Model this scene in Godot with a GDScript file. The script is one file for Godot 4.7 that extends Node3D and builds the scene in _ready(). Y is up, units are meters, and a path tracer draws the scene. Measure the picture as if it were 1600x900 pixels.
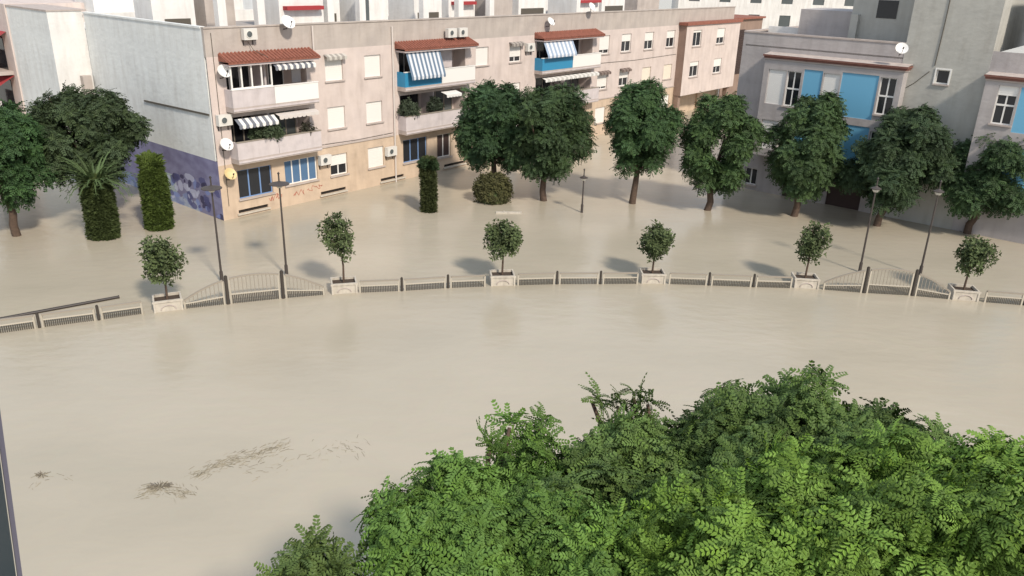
extends Node3D
# A flooded square seen from a fifth-floor window. y = 0 is the water level, units are metres.

const F := 1263.4            # focal length in photo pixels
const PITCH := 21.766
const ROLL := 1.647
const EYE := Vector3(0, 14.2, 0)
var cam_basis := Basis.IDENTITY
var M := {}
var names := {}
var rng := RandomNumberGenerator.new()
var frond_mesh: ArrayMesh
var near_mesh: ArrayMesh
var oval_mesh: ArrayMesh
var tuft_mesh: ArrayMesh
var shell_mesh: ArrayMesh

# ---------------------------------------------------------------- geometry collector
class G:
	var v := PackedVector3Array()
	var n := PackedVector3Array()
	var c := PackedColorArray()
	var u := PackedVector2Array()
	var col := Color(1, 1, 1)
	func tri(a: Vector3, b: Vector3, d: Vector3, na: Vector3, nb: Vector3, nd: Vector3) -> void:
		v.append(a); v.append(d); v.append(b)
		n.append(na); n.append(nd); n.append(nb)
		for i in 3: c.append(col)
		u.append(Vector2(0, 0)); u.append(Vector2(1, 1)); u.append(Vector2(1, 0))
	# a b d e run counter-clockwise seen from the front
	func quad(a: Vector3, b: Vector3, d: Vector3, e: Vector3) -> void:
		var nn := (b - a).cross(e - a).normalized()
		v.append_array([a, d, b, a, e, d])
		for i in 6:
			n.append(nn); c.append(col)
		u.append_array([Vector2(0, 1), Vector2(1, 0), Vector2(1, 1), Vector2(0, 1), Vector2(0, 0), Vector2(1, 0)])
	func box(at: Vector3, s: Vector3, b := Basis.IDENTITY) -> void:
		var p := []
		for k in 8:
			p.append(at + b * (Vector3((k & 1) - 0.5, ((k >> 1) & 1) - 0.5, ((k >> 2) & 1) - 0.5) * s))
		quad(p[4], p[5], p[7], p[6]); quad(p[1], p[0], p[2], p[3])
		quad(p[0], p[4], p[6], p[2]); quad(p[5], p[1], p[3], p[7])
		quad(p[6], p[7], p[3], p[2]); quad(p[0], p[1], p[5], p[4])
	func span(x0: float, x1: float, y0: float, y1: float, z0: float, z1: float) -> void:
		box(Vector3((x0 + x1) / 2, (y0 + y1) / 2, (z0 + z1) / 2), Vector3(absf(x1 - x0), absf(y1 - y0), absf(z1 - z0)))
	# bar of width w and height h from a to b
	func bar(a: Vector3, b: Vector3, w: float, h: float) -> void:
		var d := b - a
		var x := d.normalized()
		var s := Vector3.UP.cross(x)
		if s.length() < 0.01: s = Vector3(0, 0, 1)
		s = s.normalized()
		box((a + b) / 2, Vector3(d.length(), h, w), Basis(x, s.cross(x).normalized(), s))
	func tube(pts: Array, rad: Array, seg := 8, cap := true) -> void:
		var rings := []
		var dirs := []
		for i in pts.size():
			var t: Vector3 = (pts[mini(i + 1, pts.size() - 1)] - pts[maxi(i - 1, 0)]).normalized()
			var s := t.cross(Vector3(0.3, 0.2, 1)).normalized()
			var w := t.cross(s)
			var r := []
			var dd := []
			for k in seg:
				var a := TAU * k / seg
				var o := s * cos(a) + w * sin(a)
				dd.append(o); r.append(pts[i] + o * rad[i])
			rings.append(r); dirs.append(dd)
		for i in pts.size() - 1:
			for k in seg:
				var j := (k + 1) % seg
				tri(rings[i][k], rings[i][j], rings[i + 1][j], dirs[i][k], dirs[i][j], dirs[i + 1][j])
				tri(rings[i][k], rings[i + 1][j], rings[i + 1][k], dirs[i][k], dirs[i + 1][j], dirs[i + 1][k])
		if cap:
			for e in [0, pts.size() - 1]:
				var nn: Vector3 = (pts[e] - pts[1 if e == 0 else e - 1]).normalized()
				for k in seg:
					var j := (k + 1) % seg
					if e == 0: tri(pts[e], rings[e][j], rings[e][k], nn, nn, nn)
					else: tri(pts[e], rings[e][k], rings[e][j], nn, nn, nn)
	# profile of Vector2(radius, height) turned round the y axis
	func lathe(prof: Array, seg := 16, at := Vector3.ZERO, b := Basis.IDENTITY) -> void:
		for i in prof.size() - 1:
			var p: Vector2 = prof[i]
			var q: Vector2 = prof[i + 1]
			var sl := Vector2(q.y - p.y, p.x - q.x).normalized()
			for k in seg:
				var a := TAU * k / seg
				var e := TAU * (k + 1) / seg
				var da := Vector3(cos(a), 0, -sin(a))
				var de := Vector3(cos(e), 0, -sin(e))
				var na := b * (da * sl.x + Vector3.UP * sl.y)
				var ne := b * (de * sl.x + Vector3.UP * sl.y)
				var A := at + b * (da * p.x + Vector3.UP * p.y)
				var B := at + b * (de * p.x + Vector3.UP * p.y)
				var C := at + b * (de * q.x + Vector3.UP * q.y)
				var D := at + b * (da * q.x + Vector3.UP * q.y)
				tri(A, B, C, na, ne, ne)
				tri(A, C, D, na, ne, na)
	# wall in the plane z, facing +z, with openings [x0, x1, y0, y1, depth]
	func wall(x0: float, x1: float, y0: float, y1: float, z: float, holes: Array) -> void:
		var xs := [x0, x1]
		var ys := [y0, y1]
		var inside := []
		for h in holes:
			if h[1] <= x0 or h[0] >= x1 or h[3] <= y0 or h[2] >= y1: continue
			var hh := [maxf(h[0], x0), minf(h[1], x1), maxf(h[2], y0), minf(h[3], y1), h[4]]
			inside.append(hh)
			xs.append_array([hh[0], hh[1]]); ys.append_array([hh[2], hh[3]])
		xs.sort(); ys.sort()
		for i in xs.size() - 1:
			if xs[i + 1] - xs[i] < 0.001: continue
			for j in ys.size() - 1:
				if ys[j + 1] - ys[j] < 0.001: continue
				var mx: float = (xs[i] + xs[i + 1]) / 2
				var my: float = (ys[j] + ys[j + 1]) / 2
				var free := true
				for h in inside:
					if mx > h[0] and mx < h[1] and my > h[2] and my < h[3]: free = false
				if free:
					quad(Vector3(xs[i], ys[j], z), Vector3(xs[i + 1], ys[j], z), Vector3(xs[i + 1], ys[j + 1], z), Vector3(xs[i], ys[j + 1], z))
		for h in inside:
			var b: float = z - h[4]
			quad(Vector3(h[0], h[2], b), Vector3(h[1], h[2], b), Vector3(h[1], h[3], b), Vector3(h[0], h[3], b))
			quad(Vector3(h[0], h[2], z), Vector3(h[0], h[2], b), Vector3(h[0], h[3], b), Vector3(h[0], h[3], z))
			quad(Vector3(h[1], h[2], b), Vector3(h[1], h[2], z), Vector3(h[1], h[3], z), Vector3(h[1], h[3], b))
			quad(Vector3(h[0], h[2], z), Vector3(h[1], h[2], z), Vector3(h[1], h[2], b), Vector3(h[0], h[2], b))
			quad(Vector3(h[0], h[3], b), Vector3(h[1], h[3], b), Vector3(h[1], h[3], z), Vector3(h[0], h[3], z))
	func mesh() -> ArrayMesh:
		var a := []
		a.resize(Mesh.ARRAY_MAX)
		a[Mesh.ARRAY_VERTEX] = v; a[Mesh.ARRAY_NORMAL] = n; a[Mesh.ARRAY_COLOR] = c; a[Mesh.ARRAY_TEX_UV] = u
		var m := ArrayMesh.new()
		m.add_surface_from_arrays(Mesh.PRIMITIVE_TRIANGLES, a)
		return m

# ---------------------------------------------------------------- scene tree helpers
func numbered(called: String) -> String:
	var k: int = names.get(called, 0)
	names[called] = k + 1
	return called if k == 0 else "%s_%03d" % [called, k]

func part(parent: Node, called: String, g: G, mat: Material, kind := "") -> MeshInstance3D:
	var o := MeshInstance3D.new()
	o.mesh = g.mesh()
	o.material_override = mat
	o.name = called
	parent.add_child(o, true)
	if kind: o.set_meta("kind", kind)
	return o

func thing(called: String, label: String, category: String, at := Vector3.ZERO, turn := 0.0, group := "") -> Node3D:
	var o := Node3D.new()
	o.name = numbered(called)
	add_child(o)
	o.position = at
	o.rotation.y = turn
	o.set_meta("label", label)
	o.set_meta("category", category)
	if group: o.set_meta("group", group)
	return o

func ray(px: float, py: float) -> Vector3:
	return (cam_basis * Vector3((px - 800) / F, (450 - py) / F, -1)).normalized()

func ground(px: float, py: float, h := 0.0) -> Vector3:
	var r := ray(px, py)
	return EYE + r * ((h - EYE.y) / r.y)

func lin(r: float, g: float, b: float) -> Color:
	return Color(r, g, b).linear_to_srgb()

# ---------------------------------------------------------------- materials
func noise_tex(freq: float, lo: Color, hi: Color, sd: int, size := 512, mid := 0.5, octaves := 5) -> NoiseTexture2D:
	var nz := FastNoiseLite.new()
	nz.noise_type = FastNoiseLite.TYPE_SIMPLEX_SMOOTH
	nz.frequency = freq
	nz.fractal_octaves = octaves
	nz.seed = sd
	var t := NoiseTexture2D.new()
	t.width = size; t.height = size
	t.seamless = true
	t.noise = nz
	var gr := Gradient.new()
	gr.set_color(0, lo); gr.set_color(1, hi)
	gr.add_point(mid, lo.lerp(hi, 0.6))
	t.color_ramp = gr
	return t

func bump_tex(freq: float, strength: float, sd: int, size := 512, octaves := 5) -> NoiseTexture2D:
	var nz := FastNoiseLite.new()
	nz.noise_type = FastNoiseLite.TYPE_SIMPLEX_SMOOTH
	nz.frequency = freq
	nz.fractal_octaves = octaves
	nz.seed = sd
	var t := NoiseTexture2D.new()
	t.width = size; t.height = size
	t.seamless = true
	t.as_normal_map = true
	t.bump_strength = strength
	t.noise = nz
	return t

func mat(r: float, g: float, b: float, rough := 0.8, metal := 0.0) -> StandardMaterial3D:
	var m := StandardMaterial3D.new()
	m.albedo_color = lin(r, g, b)
	m.roughness = rough
	m.metallic = metal
	return m

# painted render: blotches of two tones, metre-sized, with a fine grain
func plaster(r: float, g: float, b: float, spread: float, sd: int, metres := 5.0) -> StandardMaterial3D:
	var m := StandardMaterial3D.new()
	m.albedo_texture = noise_tex(0.006, lin(r * (1 - spread), g * (1 - spread), b * (1 - spread * 0.9)), lin(r * (1 + spread * 0.5), g * (1 + spread * 0.5), b * (1 + spread * 0.5)), sd)
	m.uv1_triplanar = true
	m.uv1_world_triplanar = true
	m.uv1_scale = Vector3.ONE / metres
	m.roughness = 0.9
	m.normal_enabled = true
	m.normal_texture = M.grain
	m.normal_scale = 0.3
	# rain streaks and grime
	m.detail_enabled = true
	m.detail_albedo = M.streaks
	m.detail_blend_mode = BaseMaterial3D.BLEND_MODE_MUL
	m.detail_uv_layer = BaseMaterial3D.DETAIL_UV_2
	m.uv2_triplanar = true
	m.uv2_world_triplanar = true
	m.uv2_scale = Vector3(0.35, 0.05, 0.35)
	return m

func leaf_mat(back: float) -> StandardMaterial3D:
	var m := StandardMaterial3D.new()
	m.vertex_color_use_as_albedo = true
	m.roughness = 0.62
	m.metallic_specular = 0.35
	m.backlight_enabled = true
	m.backlight = Color(back * 0.7, back, back * 0.3)
	m.cull_mode = BaseMaterial3D.CULL_DISABLED
	return m

func make_materials() -> void:
	M.grain = bump_tex(0.03, 4.0, 5)
	M.streaks = noise_tex(0.012, Color(0.89, 0.88, 0.87), Color(1, 1, 1), 8, 512, 0.4, 5)
	M.pink = plaster(0.66, 0.575, 0.54, 0.13, 11)
	M.tan = plaster(0.61, 0.485, 0.37, 0.18, 12, 4.0)
	M.parapet = plaster(0.50, 0.45, 0.415, 0.18, 13)
	M.gable = plaster(0.80, 0.83, 0.83, 0.09, 14, 7.0)
	M.white_wall = plaster(0.8, 0.8, 0.79, 0.08, 15)
	M.grey_wall = plaster(0.445, 0.42, 0.42, 0.16, 16)
	M.tower = plaster(0.47, 0.47, 0.44, 0.12, 17, 7.0)
	M.deck = plaster(0.38, 0.35, 0.33, 0.25, 18)
	M.balcony = plaster(0.62, 0.57, 0.58, 0.14, 19, 2.5)
	M.slab = plaster(0.50, 0.44, 0.41, 0.2, 20, 2.0)
	M.brown_wall = plaster(0.3, 0.215, 0.175, 0.15, 21)  # also used on the wing side, where the brown stands for shade
	M.tile = plaster(0.3, 0.115, 0.08, 0.3, 22, 1.2)
	M.dull_tile = plaster(0.21, 0.095, 0.075, 0.25, 25, 1.2)
	M.shutter = mat(0.78, 0.76, 0.73, 0.6)
	M.cream_shutter = mat(0.74, 0.68, 0.58, 0.6)
	M.white_paint = mat(0.78, 0.77, 0.75, 0.5)
	M.glass = mat(0.02, 0.022, 0.027, 0.08)
	M.room = mat(0.05, 0.045, 0.045, 0.9)
	M.grey_glass = mat(0.10, 0.115, 0.12, 0.15)
	M.blue_frame = mat(0.16, 0.27, 0.5, 0.5)
	M.blue_panel = mat(0.15, 0.41, 0.62, 0.5)
	M.blue_glass = mat(0.09, 0.17, 0.3, 0.12)
	M.blue_sheet = mat(0.03, 0.24, 0.44, 0.5)
	M.dark_metal = mat(0.035, 0.028, 0.027, 0.5)
	M.pole = mat(0.06, 0.05, 0.046, 0.55)
	M.post = mat(0.05, 0.042, 0.036, 0.6)
	M.rail = mat(0.3, 0.265, 0.22, 0.6)
	M.bars = mat(0.09, 0.08, 0.065, 0.7)
	M.fence_frame = mat(0.47, 0.43, 0.36, 0.7)
	M.stone = plaster(0.56, 0.52, 0.45, 0.2, 23, 0.8)
	M.soil = mat(0.06, 0.042, 0.03, 0.95)
	M.bark = plaster(0.11, 0.075, 0.055, 0.35, 24, 0.7)
	M.leaf = leaf_mat(0.16)
	M.leaf_near = leaf_mat(0.3)
	M.paint = StandardMaterial3D.new()
	M.paint.vertex_color_use_as_albedo = true
	M.paint.roughness = 0.85
	M.unit = mat(0.66, 0.65, 0.62, 0.5)
	M.dish = mat(0.78, 0.78, 0.77, 0.45)
	M.yellow_dish = mat(0.66, 0.52, 0.27, 0.5)
	M.pipe = mat(0.6, 0.55, 0.52, 0.5)
	M.vent = mat(0.02, 0.016, 0.014, 0.9)
	M.louvre = mat(0.05, 0.03, 0.027, 0.7)
	M.lens = mat(0.6, 0.58, 0.52, 0.3)
	M.wood = mat(0.5, 0.46, 0.4, 0.7)
	M.frame_blue = mat(0.012, 0.024, 0.034, 0.35)
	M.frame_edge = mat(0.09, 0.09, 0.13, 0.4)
	M.red_cloth = mat(0.33, 0.035, 0.04, 0.8)
	# silt-laden water: the colour of the mud it carries, a smooth skin with small ripples
	var w := StandardMaterial3D.new()
	w.albedo_texture = noise_tex(0.004, lin(0.385, 0.347, 0.275), lin(0.445, 0.398, 0.318), 31, 1024, 0.5, 4)
	w.uv1_triplanar = true
	w.uv1_world_triplanar = true
	w.uv1_scale = Vector3(1.0 / 52.0, 1.0 / 30.0, 1.0 / 24.0)
	w.roughness = 0.2
	w.metallic_specular = 0.45
	w.normal_enabled = true
	w.normal_texture = bump_tex(0.035, 3.0, 33, 1024, 4)
	w.normal_scale = 0.12
	M.water = w

# ---------------------------------------------------------------- foliage
func leaflet(g: G, a: Vector3, dir: Vector3, side: Vector3, l: float, wd: float) -> void:
	var up := side.cross(dir).normalized()
	var m := a + dir * l * 0.34 + up * wd * 0.3
	var m2 := a + dir * l * 0.72 + up * wd * 0.1
	var tip := a + dir * l - up * l * 0.14
	for s in [1.0, -1.0]:
		var p: Vector3 = m + side * wd * s
		var q: Vector3 = m2 + side * wd * 0.8 * s
		var n1: Vector3 = (p - a).cross(q - a).normalized() * s
		var n2: Vector3 = (q - a).cross(tip - a).normalized() * s
		if s > 0:
			g.tri(a, p, q, n1, n1, n1); g.tri(a, q, tip, n2, n2, n2)
		else:
			g.tri(a, q, p, n1, n1, n1); g.tri(a, tip, q, n2, n2, n2)

# a shoot tip: compound leaves arching out all round, leaflets in pairs along each
func make_fronds(count: int, length: float, pairs: int, ll: float, lw: float, sd: int, ahead := 0.55, droop := 1.25) -> ArrayMesh:
	var r := RandomNumberGenerator.new()
	r.seed = sd
	var g := G.new()
	for i in count:
		var az := TAU * (i + r.randf_range(-0.3, 0.3)) / count
		var el := r.randf_range(0.2, 1.0)
		var out := Vector3(cos(az), 0, sin(az))
		var side := Vector3(-sin(az), 0, cos(az))
		var p := Vector3.ZERO
		var len := length * r.randf_range(0.8, 1.15)
		var shade := r.randf_range(0.85, 1.12)
		g.col = Color(shade, shade, shade * r.randf_range(0.8, 1.1))
		for k in pairs:
			var t := float(k + 1) / pairs
			var e := el - droop * t
			var dir := out * cos(e) + Vector3.UP * sin(e)
			p += dir * len / pairs
			var s := ll * (1.0 - 0.35 * absf(t - 0.45) * 1.6)
			for q in [-1, 1]:
				var d: Vector3 = (dir * ahead + side * q + Vector3.DOWN * r.randf_range(0.0, 0.35)).normalized()
				leaflet(g, p, d, (dir - d * dir.dot(d)).normalized(), s, lw)
			if k == pairs - 1:
				leaflet(g, p, dir, side, s, lw)
	return g.mesh()

# a twig end with plain oval leaves
func make_ovals(count: int, l: float, w: float, sd: int) -> ArrayMesh:
	var r := RandomNumberGenerator.new()
	r.seed = sd
	var g := G.new()
	for i in count:
		var az := i * 2.4
		var el := r.randf_range(-0.3, 1.2)
		var d := Vector3(cos(az) * cos(el), sin(el), sin(az) * cos(el))
		var side := d.cross(Vector3.UP).normalized()
		var sh := r.randf_range(0.8, 1.15)
		g.col = Color(sh, sh, sh)
		leaflet(g, d * r.randf_range(0.01, 0.06) + Vector3.UP * 0.02 * i, d, side, l * r.randf_range(0.75, 1.15), w)
	return g.mesh()

# a tuft of clipped hedge: short narrow sprays
func make_tuft(sd: int) -> ArrayMesh:
	var r := RandomNumberGenerator.new()
	r.seed = sd
	var g := G.new()
	for i in 16:
		var az := r.randf() * TAU
		var el := r.randf_range(0.35, 1.5)
		var d := Vector3(cos(az) * cos(el), sin(el), sin(az) * cos(el))
		var sh := r.randf_range(0.7, 1.2)
		g.col = Color(sh, sh, sh * 0.9)
		leaflet(g, Vector3(cos(az), 0, sin(az)) * r.randf_range(0, 0.06), d, d.cross(Vector3.UP).normalized(), r.randf_range(0.1, 0.19), 0.017)
	return g.mesh()

func scatter(parent: Node, called: String, mesh: Mesh, mt: Material, xf: Array, cols: Array) -> MultiMeshInstance3D:
	var mm := MultiMesh.new()
	mm.transform_format = MultiMesh.TRANSFORM_3D
	mm.use_colors = true
	mm.mesh = mesh
	mm.instance_count = xf.size()
	for i in xf.size():
		mm.set_instance_transform(i, xf[i])
		mm.set_instance_color(i, cols[i])
	var o := MultiMeshInstance3D.new()
	o.multimesh = mm
	o.material_override = mt
	o.name = called
	parent.add_child(o, true)
	o.set_meta("kind", "stuff")
	return o

func rand_dir() -> Vector3:
	while true:
		var p := Vector3(rng.randf_range(-1, 1), rng.randf_range(-1, 1), rng.randf_range(-1, 1))
		if p.length() < 1.0 and p.length() > 0.1: return p.normalized()
	return Vector3.UP

func upright(up: Vector3, spin: float, s: float) -> Basis:
	var x := up.cross(Vector3(0.31, 0.17, 0.93)).normalized()
	var b := Basis(x, up, x.cross(up).normalized()) * Basis(Vector3.UP, spin)
	return Basis(b.x * s, b.y * s, b.z * s)

# leaves over a set of lobes [centre, radius]; per_area shoots for each square metre of lobe
func crown_on_lobes(parent: Node, lobes: Array, mesh: Mesh, mt: Material, tone: Color, per_area: float, size: float, upness: float, spread := 0.3) -> void:
	var xf := []
	var cols := []
	for lb in lobes:
		var c: Vector3 = lb[0]
		var r: float = lb[1]
		var squash: float = lb[2] if lb.size() > 2 else 1.0
		var count := maxi(2, int(4 * PI * r * r * per_area))
		var lobe_tone := rng.randf_range(-0.12, 0.12)
		for i in count:
			var d := rand_dir()
			var depth := rng.randf_range(0.55, 1.04) if i % 3 == 0 else rng.randf_range(0.86, 1.1)
			var p := c + d * r * depth * Vector3(1, squash, 1)
			var buried := false
			for o in lobes:
				if o[0] != c and p.distance_to(o[0]) < o[1] * 0.62: buried = true
			if buried: continue
			var up := (d + Vector3.UP * upness + rand_dir() * 0.35).normalized()
			xf.append(Transform3D(upright(up, rng.randf() * TAU, size * rng.randf_range(0.7, 1.2)), p))
			var k := 1.0 + lobe_tone + rng.randf_range(-spread, spread)
			cols.append(Color(tone.r * k, tone.g * k, tone.b * k))   # every shoot a random step lighter or darker, whatever its place
	scatter(parent, "crown", mesh, mt, xf, cols)

func trunk_and_limbs(t: Node3D, top: Vector3, r0: float, lobes: Array, sd: int, every := 1) -> void:
	var rr := RandomNumberGenerator.new()
	rr.seed = sd
	var g := G.new()
	var pts := []
	var rad := []
	for i in 7:
		var k := i / 6.0
		pts.append(Vector3(0, -0.6, 0).lerp(top, k) + Vector3(rr.randf_range(-1, 1), 0, rr.randf_range(-1, 1)) * r0 * 0.5 * (1 if i > 0 else 0))
		rad.append(r0 * (1.25 - 0.6 * k))
	g.tube(pts, rad, 9)
	part(t, "trunk", g, M.bark)
	for i in lobes.size():
		if i % every: continue
		var c: Vector3 = lobes[i][0]
		var h := G.new()
		var a: Vector3 = pts[4].lerp(pts[6], rr.randf())
		var m := a.lerp(c, 0.5) + Vector3(0, -0.25, 0)
		h.tube([a, m, c], [r0 * 0.5, r0 * 0.32, r0 * 0.12], 6)
		part(t, "limb", h, M.bark)

# a street tree: clumps spread through an egg-shaped crown
func street_tree(called: String, label: String, base: Vector3, w: float, y0: float, y1: float, lean: Vector3, tone: Color, sd: int, group: String, spikes := 0) -> Node3D:
	rng.seed = sd
	var t := thing(called, label, "tree", base, 0, group)
	var lobes := []
	tone = Color(tone.r * rng.randf_range(0.88, 1.1), tone.g * rng.randf_range(0.9, 1.12), tone.b)   # each tree its own green
	var cy := (y0 + y1) / 2
	var hh := (y1 - y0) / 2
	w *= 0.86
	var nl := 22
	for i in nl:
		var fy := (i + 0.5) / nl * 2 - 1
		var rr := w / 2 * sqrt(maxf(0.0, 1 - pow(fy, 2) * 0.9)) * (1.0 - 0.12 * fy)
		var az := i * 2.4 + rng.randf_range(-0.4, 0.4)
		var q := rng.randf_range(0.45, 0.95)
		var lr := rng.randf_range(0.45, 0.95) * w / 5.2
		lobes.append([lean * ((cy + fy * hh) / y1) + Vector3(cos(az) * rr * q, cy + fy * (hh - lr * 0.75), sin(az) * rr * q), lr])
	for i in spikes:
		var az := rng.randf() * TAU
		var out := rng.randf_range(0.15, 0.42)
		var b := lean + Vector3(cos(az) * w * out, y1 - 0.1 - out * hh * 1.4, sin(az) * w * out)
		for k in 3: lobes.append([b + Vector3(cos(az), 1.5, sin(az)) * 0.22 * k, 0.34 - 0.08 * k])
	trunk_and_limbs(t, lean * 0.55 + Vector3(0, y0 + hh * 0.5, 0), 0.2, lobes, sd, 3)
	crown_on_lobes(t, lobes, frond_mesh, M.leaf, tone, 8.5, 1.2, 0.8)
	return t

# ---------------------------------------------------------------- windows and fittings of buildings
# style: "shut", "part" (0..1 lowered), "open", frames white or blue
func window(b: Node, x0: float, x1: float, y0: float, y1: float, z: float, lowered := 1.0, sh: Material = null, fr: Material = null, panes := 2, gl: Material = null, sill := true) -> void:
	var d := 0.19
	var g := G.new()
	var f := 0.06
	g.span(x0, x0 + f, y0, y1, z - d, z - d + 0.07)
	g.span(x1 - f, x1, y0, y1, z - d, z - d + 0.07)
	g.span(x0 + f, x1 - f, y1 - f, y1, z - d, z - d + 0.07)
	g.span(x0 + f, x1 - f, y0, y0 + f, z - d, z - d + 0.07)
	for k in range(1, panes):
		var xm := x0 + (x1 - x0) * k / panes
		g.span(xm - 0.04, xm + 0.04, y0 + f, y1 - f, z - d, z - d + 0.06)
	var w := part(b, "window", g, fr if fr else M.white_paint)
	if lowered < 0.97:
		for k in panes:
			var p := G.new()
			var a := x0 + (x1 - x0) * k / panes + f * 0.7
			var e := x0 + (x1 - x0) * (k + 1) / panes - f * 0.7
			p.span(a, e, y0 + f, y1 - f, z - d + 0.01, z - d + 0.035)
			part(w, "pane", p, gl if gl else M.glass)
	if lowered > 0.03:
		var s := G.new()
		var bottom := y1 - (y1 - y0) * lowered
		var n := maxi(2, int((y1 - bottom) / 0.11))
		for k in n:   # roller shutter slats
			var ya := bottom + (y1 - bottom) * k / n
			s.span(x0 + 0.015, x1 - 0.015, ya + 0.006, bottom + (y1 - bottom) * (k + 1) / n - 0.006, z - 0.105, z - 0.085)
		s.span(x0 + 0.015, x1 - 0.015, bottom, y1, z - 0.11, z - 0.096)
		part(w, "shutter", s, sh if sh else M.shutter)
	if sill:
		var q := G.new()
		q.span(x0 - 0.08, x1 + 0.08, y0 - 0.09, y0 - 0.003, z - 0.1, z + 0.09)
		part(w, "sill", q, M.slab)

func canopy(b: Node, x0: float, x1: float, y: float, z: float, out: float, drop: float, ca: Color, cb: Color, step: float) -> void:
	var g := G.new()
	var n := maxi(2, int(round((x1 - x0) / step)))
	for k in n:
		g.col = ca if k % 2 == 0 else cb
		var a := x0 + (x1 - x0) * k / n
		var e := x0 + (x1 - x0) * (k + 1) / n
		var m := (a + e) / 2
		g.quad(Vector3(a, y - drop, z + out), Vector3(e, y - drop, z + out), Vector3(e, y, z), Vector3(a, y, z))
		# scalloped valance
		g.quad(Vector3(a, y - drop - 0.13, z + out), Vector3(e, y - drop - 0.13, z + out), Vector3(e, y - drop, z + out), Vector3(a, y - drop, z + out))
		g.quad(Vector3(a + step * 0.2, y - drop - 0.2, z + out), Vector3(e - step * 0.2, y - drop - 0.2, z + out), Vector3(e, y - drop - 0.13, z + out), Vector3(a, y - drop - 0.13, z + out))
	part(b, "awning", g, M.paint)

func tile_roof(b: Node, x0: float, x1: float, y: float, z: float, out: float, drop: float) -> void:
	var g := G.new()
	g.quad(Vector3(x0, y - drop, z + out), Vector3(x1, y - drop, z + out), Vector3(x1, y, z), Vector3(x0, y, z))
	g.quad(Vector3(x0, y - drop - 0.1, z + out), Vector3(x1, y - drop - 0.1, z + out), Vector3(x1, y - drop, z + out), Vector3(x0, y - drop, z + out))
	g.quad(Vector3(x0, y - drop - 0.1, z), Vector3(x1, y - drop - 0.1, z), Vector3(x1, y - drop - 0.1, z + out), Vector3(x0, y - drop - 0.1, z + out))
	g.tri(Vector3(x0, y - drop, z), Vector3(x0, y - drop, z + out), Vector3(x0, y, z), Vector3.LEFT, Vector3.LEFT, Vector3.LEFT)
	g.tri(Vector3(x1, y - drop, z + out), Vector3(x1, y - drop, z), Vector3(x1, y, z), Vector3.RIGHT, Vector3.RIGHT, Vector3.RIGHT)
	var n := int((x1 - x0) / 0.23)
	for k in n:   # cover tiles
		var x := x0 + (k + 0.5) * (x1 - x0) / n
		g.tube([Vector3(x, y + 0.01, z), Vector3(x, y - drop + 0.01, z + out + 0.03)], [0.07, 0.075], 6)
	part(b, "tile_roof", g, M.tile)

func air_conditioner(pos: Vector3, turn: float, label: String) -> void:
	var t := thing("air_conditioner", label, "air conditioner", pos, turn, "outdoor air conditioner units")
	var g := G.new()
	g.span(-0.42, 0.42, 0, 0.6, 0.06, 0.36)
	part(t, "casing", g, M.unit)
	g = G.new()
	g.lathe([Vector2(0.21, 0.0), Vector2(0.21, 0.02), Vector2(0.17, 0.025), Vector2(0.17, 0.005)], 16, Vector3(-0.08, 0.3, 0.362), Basis(Vector3.RIGHT, PI / 2))
	part(t, "fan_ring", g, M.unit)
	g = G.new()
	g.lathe([Vector2(0.168, 0.0), Vector2(0.05, 0.012), Vector2(0.0, 0.014)], 16, Vector3(-0.08, 0.3, 0.362), Basis(Vector3.RIGHT, PI / 2))
	part(t, "fan", g, M.grey_glass)
	g = G.new()
	for s in [-0.3, 0.3]:
		g.span(s - 0.02, s + 0.02, -0.05, -0.002, 0.0, 0.36)
		g.span(s - 0.02, s + 0.02, -0.3, -0.05, 0.0, 0.04)
	part(t, "bracket", g, M.dark_metal)

func dish(pos: Vector3, turn: float, label: String, r := 0.36, m: Material = null, off := 0.4) -> void:
	var t := thing("satellite_dish", label, "satellite dish", pos, turn, "satellite dishes")
	var aim := Basis(Vector3.RIGHT, 0.95)
	var g := G.new()
	var c := Vector3(0, 0, off)
	g.lathe([Vector2(0, 0.0), Vector2(r * 0.5, 0.03), Vector2(r * 0.85, 0.09), Vector2(r, 0.14), Vector2(r, 0.155), Vector2(r * 0.5, 0.05), Vector2(0, 0.02)], 20, c, aim)
	part(t, "reflector", g, m if m else M.dish)
	g = G.new()
	g.tube([c + aim * Vector3(0, 0.03, r * 0.9), c + aim * Vector3(0, 0.42, r * 0.55)], [0.015, 0.015], 6)
	g.tube([c + aim * Vector3(0, 0.38, r * 0.45), c + aim * Vector3(0, 0.46, r * 0.4)], [0.045, 0.045], 8)
	part(t, "feed_arm", g, M.dark_metal)
	g = G.new()
	g.tube([Vector3(0, -0.35, 0.02), Vector3(0, -0.3, off - 0.06), c - aim * Vector3(0, 0.05, 0)], [0.03, 0.03, 0.03], 6)
	part(t, "mount", g, M.dark_metal)

# ---------------------------------------------------------------- the pink apartment block
const ANG := 39.86
var A0 := Vector3.ZERO
var turnA := 0.0
var d1 := Vector3.ZERO
var n1 := Vector3.ZERO

func onA(px: float, py: float, off := 0.0) -> Vector3:   # photo pixel on the facade plane (shifted outwards) -> building coordinates
	var r := ray(px, py)
	var p := EYE + r * (((A0 + n1 * off - EYE).dot(n1)) / r.dot(n1)) - A0
	return Vector3(p.dot(d1), p.y, off)

func worldA(p: Vector3) -> Vector3:
	return A0 + d1 * p.x + Vector3.UP * p.y + n1 * p.z

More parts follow.
